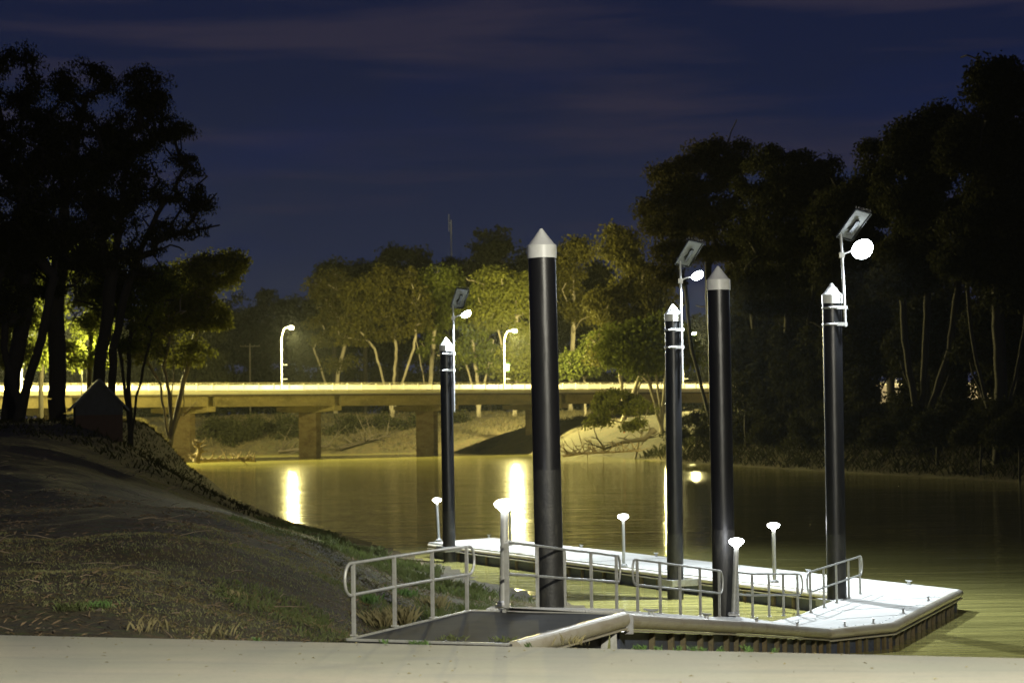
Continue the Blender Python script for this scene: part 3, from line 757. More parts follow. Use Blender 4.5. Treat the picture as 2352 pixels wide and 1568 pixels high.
post_light(P(1779, 1338, 57.8), 1.68, 'post light on the pontoon right of the plain pile and behind the rails', .056, .175)

# ------------------------------------------------------------------ cleats
def cleat_proto():
    root = empty('mooring_cleat', (0, 0, 0))
    mb = MB(); 
    mb.tube([Vector((-.15, 0, .115)), Vector((-.08, 0, .10)), Vector((0, 0, .098)), Vector((.08, 0, .10)), Vector((.15, 0, .115))], [.012, .02, .024, .02, .012], 8)
    mb.build('horn', M['steel_b'], root)
    mb = MB(); mb.box((0, 0, .008), (.16, .06, .016))
    for s_ in (-1, 1): mb.tube([Vector((s_ * .045, 0, .01)), Vector((s_ * .035, 0, .1))], [.022, .016], 8)
    mb.build('foot', M['steel_b'], root, .003)
    return root
cp = cleat_proto()
ang_g = math.atan2(gdir.y, gdir.x); ang_m = math.atan2(main_d.y, main_d.x); ang_12 = math.atan2((Q2 - Q1).y, (Q2 - Q1).x); ang_23 = math.atan2((Q3 - Q2).y, (Q3 - Q2).x)
gr_at = lambda t: lerp_poly(right_line, t)
cl = []
def line_at(px, pts, inward, off):
    """point on a polyline that is seen at the column px"""
    best = None
    for k in range(401):
        p = lerp_poly(pts, k / 400); d = p - Vector((0, 0, EYE))
        x = 1176 + F * d.dot(cr) / d.dot(fwd)
        if best is None or abs(x - px) < best[0]: best = (abs(x - px), p)
    return best[1] + inward * off
for px in (1515, 1640): cl.append((line_at(px, right_line, gin, .14), ang_g + (1.25 if px == 1515 else .9), 'mooring cleat on the gangway pipe ' + ('near its upper end' if px == 1515 else 'just left of the near post light')))
for px, tx in ((1765, 'right of the near post light'), (1857, 'left of the front corner')): cl.append((line_at(px, right_line, gin, .25), ang_g, 'mooring cleat on the deck edge ' + tx))
for px, tx in ((1962, 'nearest to the front corner'), (2028, 'just before the edge bends back')): cl.append((line_at(px, [z3(Q1, ZD), z3(Q2, ZD)], perp12.normalized(), .3), ang_12 + .9, 'mooring cleat on the short front edge, ' + tx))
for px, tx in ((2095, 'nearer one on the right deck edge'), (2152, 'farther one on the right deck edge')): cl.append((line_at(px, [z3(Q2, ZD), z3(Q3, ZD)], perp23.normalized(), .22), ang_23, 'mooring cleat, ' + tx))
for px, tx in ((2100, 'alone on the far deck edge at the right'), (1868, 'behind the rightmost handrail'), (1702, 'behind the near post light'), (1518, 'between the two bright middle rails'), (1463, 'right of the middle post light'), (1347, 'right one of two behind the long handrail'), (1296, 'left one of two behind the long handrail'), (1110, 'far left on the white pontoon')):
    if px in (1463,): continue
    cl.append((line_at(px, [z3(Q3, ZD), z3(kfar_back, ZD)], -main_n, .2), ang_m, 'mooring cleat on the far pontoon edge, ' + tx))
for i, (p, a, lb) in enumerate(cl):
    o = cp if i == 0 else copy_tree(cp)
    o.location = p + Vector((0, 0, .004)); o.rotation_euler = (0, 0, a); o.scale = (1.0,) * 3
    tag(o, lb, 'cleat', 'mooring cleats on the deck edges')

# ------------------------------------------------------------------ bridge
ev = Vector((17.06, 11.0, 0)); SP = ev.length; e_ = ev.normalized(); n_ = Vector((-e_.y, e_.x, 0)); c_ = Vector((-.8, .6, 0))
B1 = Vector((-25.85, 303, 0))
def BL_(t): return B1 + ev * (t - 1)
br = empty('road_bridge', B1); O = B1.copy()
t0, t1 = -5.0, 10.0
def bbeam(mb, ta, tb, off, z0, z1, w):
    a = BL_(ta) + n_ * off; b2 = BL_(tb) + n_ * off
    mb.beam(z3(a, (z0 + z1) / 2), z3(b2, (z0 + z1) / 2), w, z1 - z0)
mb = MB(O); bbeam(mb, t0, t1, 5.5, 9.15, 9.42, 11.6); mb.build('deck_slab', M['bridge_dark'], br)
mb = MB(O); bbeam(mb, t0, t1, 5.5, 9.424, 9.50, 10.2); mb.build('roadway', M['asphalt'], br)
mb = MB(O); bbeam(mb, t0, t1, 0.05, 9.43, 9.95, .30); mb.build('near_kerb', M['parapet'], br)
mb = MB(O); bbeam(mb, t0, t1, 10.9, 9.43, 10.95, .25); mb.build('far_parapet', M['parapet'], br)
mb = MB(O); bbeam(mb, t0, t1, 0.05, 11.02, 11.12, .10); bbeam(mb, t0, t1, 0.05, 9.97, 10.03, .05); mb.build('top_rail', M['parapet'], br)
mb = MB(O)
k = 0; Ltot = (t1 - t0) * SP; s = 0
while s < Ltot:
    p = BL_(t0) + e_ * s + n_ * .05
    mb.beam(z3(p, 9.95), z3(p, 11.03), .03 if k % 11 else .12, .03 if k % 11 else .12, up=n_); s += .22; k += 1
mb.build('baluster', M['parapet'], br)['kind'] = 'stuff'
mb = MB(O); bbeam(mb, t0, t1, 9.6, 9.95, 10.28, .06); mb.build('guard_rail', M['steel_b'], br)
for t in range(-4, 10):
    ta, tb = t + .03, t + .97
    for off in (0.45, 3.9, 7.3, 10.5):
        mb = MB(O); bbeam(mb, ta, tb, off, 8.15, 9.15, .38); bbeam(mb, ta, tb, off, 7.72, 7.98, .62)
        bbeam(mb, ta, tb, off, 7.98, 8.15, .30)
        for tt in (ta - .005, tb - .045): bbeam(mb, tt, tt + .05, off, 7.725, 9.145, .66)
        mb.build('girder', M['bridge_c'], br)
    A_ = BL_(t) + n_ * .1
    mb = MB(O)
    prof = [(0, 7.0, 7.7), (3.4, 6.75, 7.7), (8.6, 6.75, 7.7), (11.7, 7.0, 7.55)]
    vs = []
    for (cc, za, zb) in prof:
        for sg in (-1, 1):
            vs += [z3(A_ + c_ * cc + e_ * sg * .6, za), z3(A_ + c_ * cc + e_ * sg * .6, zb)]
    fs = [(0, 1, 3, 2), (12, 14, 15, 13)]
    for i in range(3):
        b0_ = i * 4
        fs += [(b0_, b0_ + 4, b0_ + 5, b0_ + 1), (b0_ + 2, b0_ + 3, b0_ + 7, b0_ + 6), (b0_ + 1, b0_ + 5, b0_ + 7, b0_ + 3), (b0_, b0_ + 2, b0_ + 6, b0_ + 4)]
    mb.add(vs, fs); mb.build('pier_cap', M['bridge_c'], br)
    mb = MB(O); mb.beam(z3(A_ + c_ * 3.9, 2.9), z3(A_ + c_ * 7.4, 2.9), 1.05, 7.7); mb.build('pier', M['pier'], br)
tag(br, 'long concrete road bridge with brightly lit parapet crossing the river', 'bridge')

# street lamps on the bridge
def street_lamp(t, off, label, banner=None, power=90000, col=(1.0, 0.87, 0.34), arms=True, river=120000, beam=None):
    base = z3(BL_(t) + n_ * off, 9.5); root = empty('street_lamp', base)
    H = 10.2; A = Vector((3.0 * n_.x * -1, 3.0 * n_.y * -1, 0)) * 0.95
    pts = [Vector((0, 0, 0)), Vector((0, 0, H - 2.6))]
    for k in range(1, 9):
        a = math.pi / 2 * k / 8
        pts.append(Vector((0, 0, H - 2.6)) + A * (1 - math.cos(a)) * .55 + Vector((0, 0, 2.5 * math.sin(a))))
    pts.append(pts[-1] + A * .45 + Vector((0, 0, .08)))
    mb = MB(); mb.tube(pts, [.13, .10] + [.07] * (len(pts) - 2), 10); mb.build('pole', M['cap'], root)
    end = pts[-1]
    d = A.normalized()
    mb = MB(); mb.tube([end - d * .1 + Vector((0, 0, .04)), end + d * .3 + Vector((0, 0, .08)), end + d * .9 + Vector((0, 0, .02))], [.07, .2, .09], 12); h = mb.build('lamp_head', M['cap'], root)
    mb = MB(); mb.lathe([(.32, 0), (.36, -.08), (.30, -.25), (.15, -.36), (.001, -.40)], 20, at=end + d * .4 + Vector((0, 0, -.02))); mb.build('lens', M['led_warm'], h)
    if arms:
        for z in (2.35, 4.5):
            mb = MB(); mb.tube([Vector((0, 0, z)), Vector((.86, -.35, z))], .05, 8); mb.build('banner_arm', M['steel_b'], root)
    if banner:
        mb = MB(); mb.box((.48, -.2, 4.2), (.62, .03, 1.2), rz=-.38); bo = mb.build('banner', M['banner'], root)
    point('lamp_light', end + d * .4 + Vector((0, 0, -.75)), power, col, .3, root)
    if beam: spot('river_fill', end + d * .4 + Vector((0, 0, -.75)), Vector(beam[0]) - base - end, beam[1], (1.0, .84, .28), .3, 24, root, 1.0)  # added beam, only brightens the river
    if river: spot('lamp_light', end + d * .4 + Vector((0, 0, -.75)), Vector((-n_.x, -n_.y, -.75)), river, (1.0, .88, .27), .3, 104, root, 1.0)  # second spot added to the head to light the water
    tag(root, label, 'street lamp', 'street lamps along the bridge')
    return root
M['banner'] = mat('green_banner', (0.05, 0.30, 0.14), 0.6, noise=[(2.5, (0.7, 0.72, 0.66), .5, .55, I3), (3.5, (.4, .06, .06), .62, .66, I3)])
street_lamp(.80, 10.4, 'left street lamp on the bridge, two short arms on its pole', power=42000, beam=((-17, 232, 0), 150000))
street_lamp(2.77, 10.4, 'street lamp on the bridge just left of the widest looking pile, lit tree behind', banner=True, power=80000, beam=((-4, 232, 0), 260000))
street_lamp(4.56, 10.4, 'street lamp on the bridge seen between two black piles, partly hidden by leaves', power=45000)
street_lamp(-1.2, 10.4, 'street lamp glaring through the dark trees at the left end of the bridge', power=330000)
street_lamp(6.5, 10.4, 'street lamp on the bridge hidden in the dark trees at the right')

# ------------------------------------------------------------------ trees
def tree(name, base, blobs, seed, label, cat='tree', group=None, leafmat='leaf', bark='bark_dark', r0_=0.45, ncl=70, lpc=150, cl_r=1.2, leaf=(0.34, 0.09), trunk_pts=None, forks=None, yspread=0.8, droop=0.6, bare=0):
    """blobs: (x, z, rx, rz[, weight]) in metres relative to the base, in the plane facing the camera"""
    rg = np.random.RandomState(seed); root = empty(name, base)
    # cluster centres
    wts = np.array([(b[4] if len(b) > 4 else 1) * b[2] * b[3] for b in blobs]); wts = wts / wts.sum()
    cs = []
    for b, wgt in zip(blobs, wts):
        n = max(3, int(round(ncl * wgt)))
        v = rg.normal(size=(n, 3)); v /= np.linalg.norm(v, axis=1)[:, None]; rr = rg.uniform(0.25, 1, n) ** 0.45
        p = v * rr[:, None]; p[:, 2] = np.where(p[:, 2] < -0.5, p[:, 2] * 0.7, p[:, 2])
        cs.append(np.stack([b[0] + p[:, 0] * b[2], p[:, 1] * yspread * b[2], b[1] + p[:, 2] * b[3]], 1))
    cs = np.concatenate(cs)
    # skeleton
    tp = trunk_pts or [(0, 0, -0.3), (0.02 * rg.normal(), 0, cs[:, 2].min() * .5), (cs[:, 0].mean() * .5, 0, np.percentile(cs[:, 2], 35))]
    nodes = []; par = []
    prev = -1
    tp = [np.array(q, float) for q in tp]
    for a, b in zip(tp[:-1], tp[1:]):
        k = max(2, int(np.linalg.norm(b - a) / 0.9))
        for i in range(k):
            q = a + (b - a) * i / k + rg.normal(size=3) * 0.04 * (1 if len(nodes) else 0)
            nodes.append(q); par.append(prev); prev = len(nodes) - 1
    nodes.append(tp[-1]); par.append(prev)
    nt_ = len(nodes)
    for fk in (forks or []):
        # extra stems from the base
        prev = 1
        fk = [np.array(q, float) for q in fk]; a0_ = nodes[prev]
        for b in fk:
            k = max(2, int(np.linalg.norm(b - a0_) / 1.0)); st = a0_.copy()
            for i in range(1, k + 1):
                nodes.append(st + (b - st) * i / k + rg.normal(size=3) * .05); par.append(prev); prev = len(nodes) - 1
            a0_ = b
    order = np.argsort(np.linalg.norm(cs - nodes[min(nt_ - 1, nt_ // 2)], axis=1))
    tips = []
    extra = []
    if bare:
        ex = cs[rg.choice(len(cs), bare)] + rg.normal(size=(bare, 3)) * cl_r * 1.0; extra = list(ex)
    targets = [(cs[i], True) for i in order] + [(q, False) for q in extra]
    minz = tp[0][2] + max(1.0, (cs[:, 2].min() - tp[0][2]) * 0.35)
    for c, leafy in targets:
        N_ = np.array(nodes); dvec = c - N_; dist = np.linalg.norm(dvec, axis=1)
        pen = dist + 1.6 * np.maximum(0, N_[:, 2] - c[2] + 0.25 * dist) + np.where(N_[:, 2] < minz, 30, 0)
        j = int(np.argmin(pen)); a = N_[j]; L = dist[j]
        k = max(1, int(L / 0.8)); pv = j
        sag = np.array([0, 0, 0.14 * L]); side = rg.normal(size=3) * 0.07 * L
        for i in range(1, k + 1):
            t = i / k
            q = a + (c - a) * t + (-sag if False else sag) * math.sin(math.pi * t) * 0.8 + side * math.sin(math.pi * t) + rg.normal(size=3) * 0.05
            nodes.append(q); par.append(pv); pv = len(nodes) - 1
        if leafy: tips.append(c)
    N_ = np.array(nodes); par = np.array(par); n = len(N_)
    cnt = np.zeros(n)
    haschild = np.zeros(n, bool)
    for i in range(n):
        if par[i] >= 0: haschild[par[i]] = True
    cnt[~haschild] = 1
    for i in range(n - 1, 0, -1):
        cnt[par[i]] += cnt[i]
    rad = 0.018 + (r0_ - 0.018) * (cnt / cnt.max()) ** 0.5
    # branch segments as 5-sided tapered prisms
    idx = np.arange(1, n); A_ = N_[par[idx]]; B_ = N_[idx]; ra = np.minimum(rad[par[idx]], rad[idx] * 1.35); rb_ = rad[idx]
    D = B_ - A_; Ln = np.linalg.norm(D, axis=1, keepdims=True) + 1e-6; D = D / Ln
    ref = np.tile(np.array([[0.3, 1.0, 0.05]]), (len(D), 1)); S = np.cross(D, ref); S /= np.linalg.norm(S, axis=1, keepdims=True) + 1e-6; U = np.cross(S, D)
    K = 6; vs = []
    for ring, (C_, rr) in enumerate(((A_, ra), (B_ + D * 0.02, rb_))):
        for k in range(K):
            an = 2 * math.pi * k / K
            vs.append(C_ + (S * math.cos(an) + U * math.sin(an)) * rr[:, None])
    co = np.stack(vs, 1).reshape(-1, 3)
    b0_ = (np.arange(len(idx)) * 2 * K)[:, None]
    fa = np.concatenate([np.stack([b0_[:, 0] + k, b0_[:, 0] + (k + 1) % K, b0_[:, 0] + K + (k + 1) % K, b0_[:, 0] + K + k], 1) for k in range(K)])
    me = bpy.data.meshes.new('trunk'); quads(me, co, fa); new_obj('trunk', me, root, M[bark])
    # leaves
    T = np.array(tips); nl = len(T) * lpc
    ci = np.repeat(np.arange(len(T)), lpc)
    rsz = (cl_r * rg.uniform(0.6, 1.35, len(T)))[ci]
    v = rg.normal(size=(nl, 3)); v /= np.linalg.norm(v, axis=1)[:, None]; v *= (rg.uniform(0.02, 1, nl) ** 0.5)[:, None]
    v[:, 2] = v[:, 2] * 0.62 - droop * 0.35 * (v[:, 0] ** 2 + v[:, 1] ** 2)
    pos = T[ci] + v * rsz[:, None]
    ld = rg.normal(size=(nl, 3)) * 0.55; ld[:, 2] -= droop * 1.1; ld /= np.linalg.norm(ld, axis=1)[:, None]
    wv = np.cross(ld, rg.normal(size=(nl, 3))); wv /= np.linalg.norm(wv, axis=1)[:, None] + 1e-6
    l = leaf[0] * rg.uniform(0.6, 1.4, nl)[:, None]; wd = leaf[1] * rg.uniform(0.7, 1.4, nl)[:, None]
    co = np.stack([pos - wv * wd * .2, pos + ld * l * .45 - wv * wd, pos + ld * l, pos + ld * l * .45 + wv * wd], 1).reshape(-1, 3)
    fa = np.arange(nl * 4).reshape(-1, 4)
    me = bpy.data.meshes.new('crown'); quads(me, co, fa, False); new_obj('crown', me, root, M[leafmat])
    tag(root, label, cat, group)
    return root
def gz(x, y): return float(height(np.array([x]), np.array([y]))[0])
def ground_at(px, Y):
    p = P(px, 960, Y); return Vector((p.x, Y, gz(p.x, Y)))
def rel(base, Y, px, py, rx, ry, w=1):
    """blob given by its picture centre and radii -> metres relative to base"""
    p = P(px, py, Y); k = Y / F
    return (p.x - base.x, p.z - base.z, rx * k, ry * k, w)
def ptree(px, Y, blobs, seed, label, trunk=None, **kw):
    b = ground_at(px, Y)
    bl = [rel(b, Y, *q) for q in blobs]
    tp = None
    if trunk:
        tp = [(0, 0, -0.3)] + [(lambda p: (p.x - b.x, 0, p.z - b.z))(P(x, y, Y)) for x, y in trunk]
    fk = kw.pop('stems', None)
    if fk: kw['forks'] = [[(lambda p: (p.x - b.x, rr, p.z - b.z))(P(x, y, Y)) for x, y in st] for st, rr in zip(fk, (0.5, -0.5, .8, -.8, .3))]
    return tree(kw.pop('name', 'gum_tree'), b, bl, seed, label, trunk_pts=tp, **kw)

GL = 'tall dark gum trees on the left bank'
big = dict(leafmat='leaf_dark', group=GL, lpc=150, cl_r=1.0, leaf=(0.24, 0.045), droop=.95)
ptree(18, 128, [(30, 180, 90, 75), (60, 330, 100, 120), (20, 480, 90, 130), (60, 640, 70, 90, .6)], 11, 'leftmost tall dark gum tree cut by the picture edge', trunk=[(30, 860), (60, 700), (45, 400), (50, 220)], r0_=.55, ncl=170, **big)
ptree(130, 130, [(200, 190, 75, 60), (170, 320, 100, 110), (150, 470, 110, 120), (130, 620, 90, 90, .5)], 12, 'dark gum tree with the thickest trunk, left of the shed', trunk=[(132, 850), (128, 700), (150, 450), (190, 260)], r0_=.62, ncl=190, **big)
ptree(222, 134, [(330, 205, 68, 50), (300, 300, 75, 70), (270, 420, 90, 90), (250, 560, 80, 90, .6), (400, 305, 35, 26), (350, 250, 40, 30)], 13, 'dark gum tree leaning right behind the shed, round crown on top', trunk=[(228, 850), (250, 700), (275, 500), (300, 320)], r0_=.45, ncl=170, **big)
ptree(250, 138, [(405, 300, 33, 26), (455, 455, 38, 38), (425, 375, 35, 28), (385, 440, 38, 30), (370, 520, 45, 40, .7), (440, 520, 30, 30, .5), (330, 600, 60, 50, .5)], 14, 'open crowned dark tree with bare branches reaching right against the sky', trunk=[(262, 800), (285, 680), (330, 560), (380, 460)], r0_=.30, ncl=62, bare=60, **{**big, 'cl_r': .8, 'lpc': 150})
ptree(40, 122, [(20, 560, 60, 80), (90, 520, 60, 90), (20, 700, 50, 60, .7)], 15, 'dark leaning double trunk tree at the far left edge', trunk=[(70, 860), (105, 740), (130, 600)], stems=[[(12, 850), (5, 700)]], r0_=.38, ncl=90, **big)
ptree(300, 150, [(300, 690, 70, 60), (360, 640, 60, 45), (240, 640, 60, 60), (300, 770, 60, 40, .5)], 16, 'slender dark trunked tree right of the shed', trunk=[(298, 900), (296, 800), (310, 700)], stems=[[(278, 830), (262, 740)], [(330, 850), (352, 760)]], r0_=.24, ncl=75, leafmat='leaf', group=GL, lpc=150, cl_r=1.0, leaf=(.28, .07), bare=30)
ptree(388, 238, [(500, 620, 55, 45), (430, 650, 70, 60), (380, 720, 70, 60), (470, 720, 50, 60), (340, 790, 50, 50, .6), (430, 810, 45, 40, .5), (530, 600, 30, 25)], 17, 'pale trunked gum tree on the bank in front of the bridge, yellow lit crown', trunk=[(392, 960), (388, 900), (375, 840), (395, 760)], stems=[[(415, 900), (440, 790), (470, 700)], [(400, 860), (398, 770)], [(365, 880), (330, 820)], [(425, 930), (425, 850)]], r0_=.42, ncl=150, lpc=170, cl_r=1.7, leaf=(.42, .12), bark='bark_pale', leafmat='leaf_bright', bare=30)
for i, (px, Y, tx) in enumerate(((205, 252, 'yellow lit'), (95, 262, 'yellow lit'), (15, 240, 'yellow lit'))):
    ptree(px, Y, [(px, 700, 60, 80), (px + 20, 600, 60, 60), (px - 10, 800, 55, 50)], 40 + i, ('lit tree behind the shed', 'lit tree glimpsed between the two leftmost dark trunks', 'lit tree at the left picture edge behind dark trunks')[i], leafmat='leaf', group='lit trees behind the dark ones', ncl=70, lpc=130, cl_r=1.9, leaf=(.5, .14), r0_=.35)

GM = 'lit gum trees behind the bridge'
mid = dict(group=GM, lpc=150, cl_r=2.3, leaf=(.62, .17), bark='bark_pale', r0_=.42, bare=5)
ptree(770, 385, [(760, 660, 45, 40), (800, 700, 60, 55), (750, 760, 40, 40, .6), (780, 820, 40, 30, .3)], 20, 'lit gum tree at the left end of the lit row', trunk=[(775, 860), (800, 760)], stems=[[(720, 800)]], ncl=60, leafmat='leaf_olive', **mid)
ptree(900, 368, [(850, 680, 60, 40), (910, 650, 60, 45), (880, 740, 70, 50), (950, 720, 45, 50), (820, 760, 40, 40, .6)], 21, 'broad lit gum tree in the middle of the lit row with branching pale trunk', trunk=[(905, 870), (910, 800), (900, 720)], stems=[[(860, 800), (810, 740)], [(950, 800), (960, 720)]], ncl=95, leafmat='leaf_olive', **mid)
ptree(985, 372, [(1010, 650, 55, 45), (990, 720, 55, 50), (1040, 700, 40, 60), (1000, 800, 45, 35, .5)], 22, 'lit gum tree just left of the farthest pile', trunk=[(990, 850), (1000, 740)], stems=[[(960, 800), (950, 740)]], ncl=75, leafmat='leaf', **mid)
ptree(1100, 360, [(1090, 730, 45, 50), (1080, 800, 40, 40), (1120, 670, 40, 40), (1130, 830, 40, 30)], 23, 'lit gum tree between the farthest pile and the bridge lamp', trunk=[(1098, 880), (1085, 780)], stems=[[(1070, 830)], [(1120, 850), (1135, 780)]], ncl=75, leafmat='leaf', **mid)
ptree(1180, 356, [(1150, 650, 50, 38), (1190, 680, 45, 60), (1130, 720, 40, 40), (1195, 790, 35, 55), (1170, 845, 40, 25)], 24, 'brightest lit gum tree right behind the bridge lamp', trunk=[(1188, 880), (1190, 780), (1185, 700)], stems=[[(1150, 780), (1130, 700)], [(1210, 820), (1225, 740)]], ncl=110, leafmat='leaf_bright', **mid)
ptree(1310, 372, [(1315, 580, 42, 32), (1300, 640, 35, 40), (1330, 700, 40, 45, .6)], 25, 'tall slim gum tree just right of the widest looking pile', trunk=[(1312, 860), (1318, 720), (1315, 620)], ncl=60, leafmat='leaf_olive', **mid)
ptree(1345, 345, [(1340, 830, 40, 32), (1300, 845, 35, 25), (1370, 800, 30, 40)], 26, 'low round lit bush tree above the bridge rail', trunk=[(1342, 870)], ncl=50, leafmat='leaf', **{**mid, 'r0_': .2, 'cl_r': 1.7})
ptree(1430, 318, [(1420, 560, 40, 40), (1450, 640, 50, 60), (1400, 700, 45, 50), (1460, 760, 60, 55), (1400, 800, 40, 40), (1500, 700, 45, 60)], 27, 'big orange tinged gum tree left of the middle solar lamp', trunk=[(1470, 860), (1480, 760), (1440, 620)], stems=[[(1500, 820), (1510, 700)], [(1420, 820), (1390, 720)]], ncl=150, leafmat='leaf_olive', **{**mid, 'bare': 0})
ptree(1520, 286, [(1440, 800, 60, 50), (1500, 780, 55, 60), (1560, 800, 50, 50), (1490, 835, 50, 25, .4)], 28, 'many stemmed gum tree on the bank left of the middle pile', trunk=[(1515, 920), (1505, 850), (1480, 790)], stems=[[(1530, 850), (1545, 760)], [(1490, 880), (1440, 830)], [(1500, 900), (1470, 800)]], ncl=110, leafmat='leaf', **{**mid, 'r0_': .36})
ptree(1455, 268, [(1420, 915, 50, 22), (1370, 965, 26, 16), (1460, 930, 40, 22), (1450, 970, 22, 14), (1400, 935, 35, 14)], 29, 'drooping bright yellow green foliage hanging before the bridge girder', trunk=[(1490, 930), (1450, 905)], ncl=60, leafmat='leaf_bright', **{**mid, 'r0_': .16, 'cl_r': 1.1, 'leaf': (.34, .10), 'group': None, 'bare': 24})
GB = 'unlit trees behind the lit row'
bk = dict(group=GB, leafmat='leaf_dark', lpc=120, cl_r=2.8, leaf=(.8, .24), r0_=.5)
for i, (px, Y, bl, tx) in enumerate([
    (770, 430, [(770, 630, 36, 34), (770, 700, 60, 40)], 'dark rounded tree top above the left end of the lit row'),
    (840, 440, [(835, 620, 28, 24), (850, 680, 50, 50)], 'small dark tree top second from the left above the lit row'),
    (910, 440, [(900, 590, 30, 28), (950, 605, 38, 38), (920, 660, 60, 50)], 'dark double topped tree above the broad lit tree'),
    (1125, 430, [(1125, 560, 42, 38), (1120, 620, 55, 40), (1080, 650, 40, 50)], 'highest dark tree top left of the widest looking pile'),
    (1030, 440, [(1040, 640, 50, 45), (1020, 700, 60, 50)], 'dark tree behind the thin radio mast'),
    (1215, 430, [(1210, 620, 40, 40), (1250, 660, 60, 50)], 'dark tree hidden behind the widest looking pile'),
    (1340, 420, [(1370, 640, 35, 45), (1330, 720, 60, 60)], 'dark tree right of the slim gum tree'),
    (540, 520, [(530, 715, 55, 40), (500, 790, 60, 60)], 'far dark tree left of the utility pole'),
    (610, 530, [(610, 700, 50, 32), (620, 780, 60, 60)], 'far dark tree beside the left street lamp head'),
    (690, 520, [(690, 710, 42, 30), (700, 790, 50, 60)], 'far dark tree right of the left street lamp'),
    (450, 515, [(450, 740, 55, 50), (440, 820, 60, 40)], 'far dark tree behind the pale trunked gum tree')]):
    ptree(px, Y, bl, 60 + i, tx, ncl=70, **bk)
for i, (px, Y) in enumerate([(480, 470), (570, 475), (655, 470), (740, 465), (830, 460), (920, 465), (1010, 460), (1100, 465), (1190, 460), (1280, 465), (1370, 460), (1460, 450), (1550, 440), (1635, 440)]):
    ptree(px, Y, [(px, 800, 62, 50), (px + 25, 865, 60, 30), (px - 10, 760, 50, 40), (px, 920, 65, 35)], 140 + i, 'low dark tree in the belt behind the bridge, number ' + ('one', 'two', 'three', 'four', 'five', 'six', 'seven', 'eight', 'nine', 'ten', 'eleven', 'twelve', 'thirteen', 'fourteen')[i] + ' from the left', ncl=75, **{**bk, 'group': 'low dark tree belt behind the bridge', 'bare': 0})
for i, px in enumerate(range(-40, 460, 82)):
    ptree(px, 405 + 6 * (i % 2), [(px, 790, 60, 60), (px, 870, 60, 40), (px, 925, 62, 30)], 160 + i, 'low dark tree behind the left end of the bridge, ' + ('first', 'second', 'third', 'fourth', 'fifth', 'sixth', 'seventh')[i] + ' from the left edge', ncl=80, **{**bk, 'group': 'low dark trees behind the left bridge end', 'bare': 0})
GR = 'tall dark trees on the right bank'
rt = dict(group=GR, leafmat='leaf_dark', lpc=170, cl_r=1.6, leaf=(.42, .11), r0_=.55, bare=10)
ptree(1640, 245, [(1600, 400, 110, 70), (1660, 360, 80, 50), (1560, 480, 85, 80), (1640, 520, 120, 110), (1560, 600, 70, 80, .7)], 31, 'great dark round topped tree behind the middle solar lamp', trunk=[(1640, 900), (1630, 700), (1620, 500)], stems=[[(1590, 800), (1570, 620)]], ncl=300, **{**rt, 'leafmat': 'leaf_olive2'} ) if False else None
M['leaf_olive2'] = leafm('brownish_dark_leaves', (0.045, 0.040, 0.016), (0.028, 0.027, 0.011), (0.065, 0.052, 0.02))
ptree(1640, 245, [(1600, 400, 105, 66), (1660, 362, 80, 52), (1550, 490, 85, 75), (1640, 530, 115, 100), (1540, 610, 60, 60, .6), (1690, 640, 45, 70, .6)], 31, 'great dark round topped tree behind the middle solar lamp', trunk=[(1640, 900), (1630, 700), (1620, 500)], stems=[[(1590, 800), (1570, 620)]], ncl=300, **{**rt, 'leafmat': 'leaf_olive2'})
ptree(1800, 232, [(1780, 400, 90, 70), (1850, 420, 90, 75), (1800, 520, 120, 110), (1770, 660, 90, 90), (1900, 480, 70, 80)], 32, 'wide dark tree behind the plain pile, rounded top', trunk=[(1800, 900), (1810, 700), (1810, 520)], stems=[[(1850, 800), (1880, 600)], [(1740, 820), (1720, 660)]], ncl=300, **rt)
ptree(1960, 215, [(1940, 500, 70, 80), (2005, 345, 22, 26), (1990, 470, 60, 70), (1960, 620, 90, 100), (2000, 400, 30, 40)], 33, 'dark tree behind the brightest lamp with a small separate tuft on top', trunk=[(1960, 900), (1965, 700), (1985, 480)], stems=[[(2000, 780), (2020, 600)]], ncl=230, **rt)
ptree(2110, 190, [(2120, 330, 80, 70), (2170, 300, 70, 60), (2100, 430, 90, 90), (2150, 540, 110, 110), (2080, 620, 80, 80)], 34, 'dark tree right of the brightest lamp, sloping crown', trunk=[(2120, 900), (2130, 700), (2130, 480)], stems=[[(2080, 780), (2070, 600)], [(2180, 800), (2200, 640)]], ncl=300, **rt)
ptree(2290, 170, [(2300, 190, 70, 60), (2340, 260, 80, 90), (2250, 330, 80, 80), (2320, 430, 100, 110), (2260, 560, 100, 110), (2340, 640, 80, 90)], 35, 'tallest dark tree at the right picture edge', trunk=[(2300, 900), (2290, 650), (2310, 350)], stems=[[(2240, 800), (2220, 600)], [(2350, 760), (2370, 560)]], ncl=330, **rt)
for i, (px, Y, tx) in enumerate([(1715, 250, 'dark undergrowth right of the plain pile'), (1840, 236, 'dark undergrowth left of the brightest lamp pile'), (1990, 214, 'dark undergrowth right of the brightest lamp pile'), (2130, 196, 'dark undergrowth under the sloping crowned tree'), (2290, 178, 'dark undergrowth at the right picture edge')]):
    ptree(px, Y, [(px, 760, 65, 70), (px + 30, 830, 60, 28, .4), (px - 40, 800, 50, 40, .5)], 80 + i, tx, name='bush_tree', ncl=100, trunk=[(px, 900), (px + 10, 800)], stems=[[(px - 50, 860), (px - 70, 780)], [(px + 45, 870), (px + 70, 790)]], **{**rt, 'r0_': .22, 'lpc': 140, 'group': 'dark undergrowth on the right bank'})
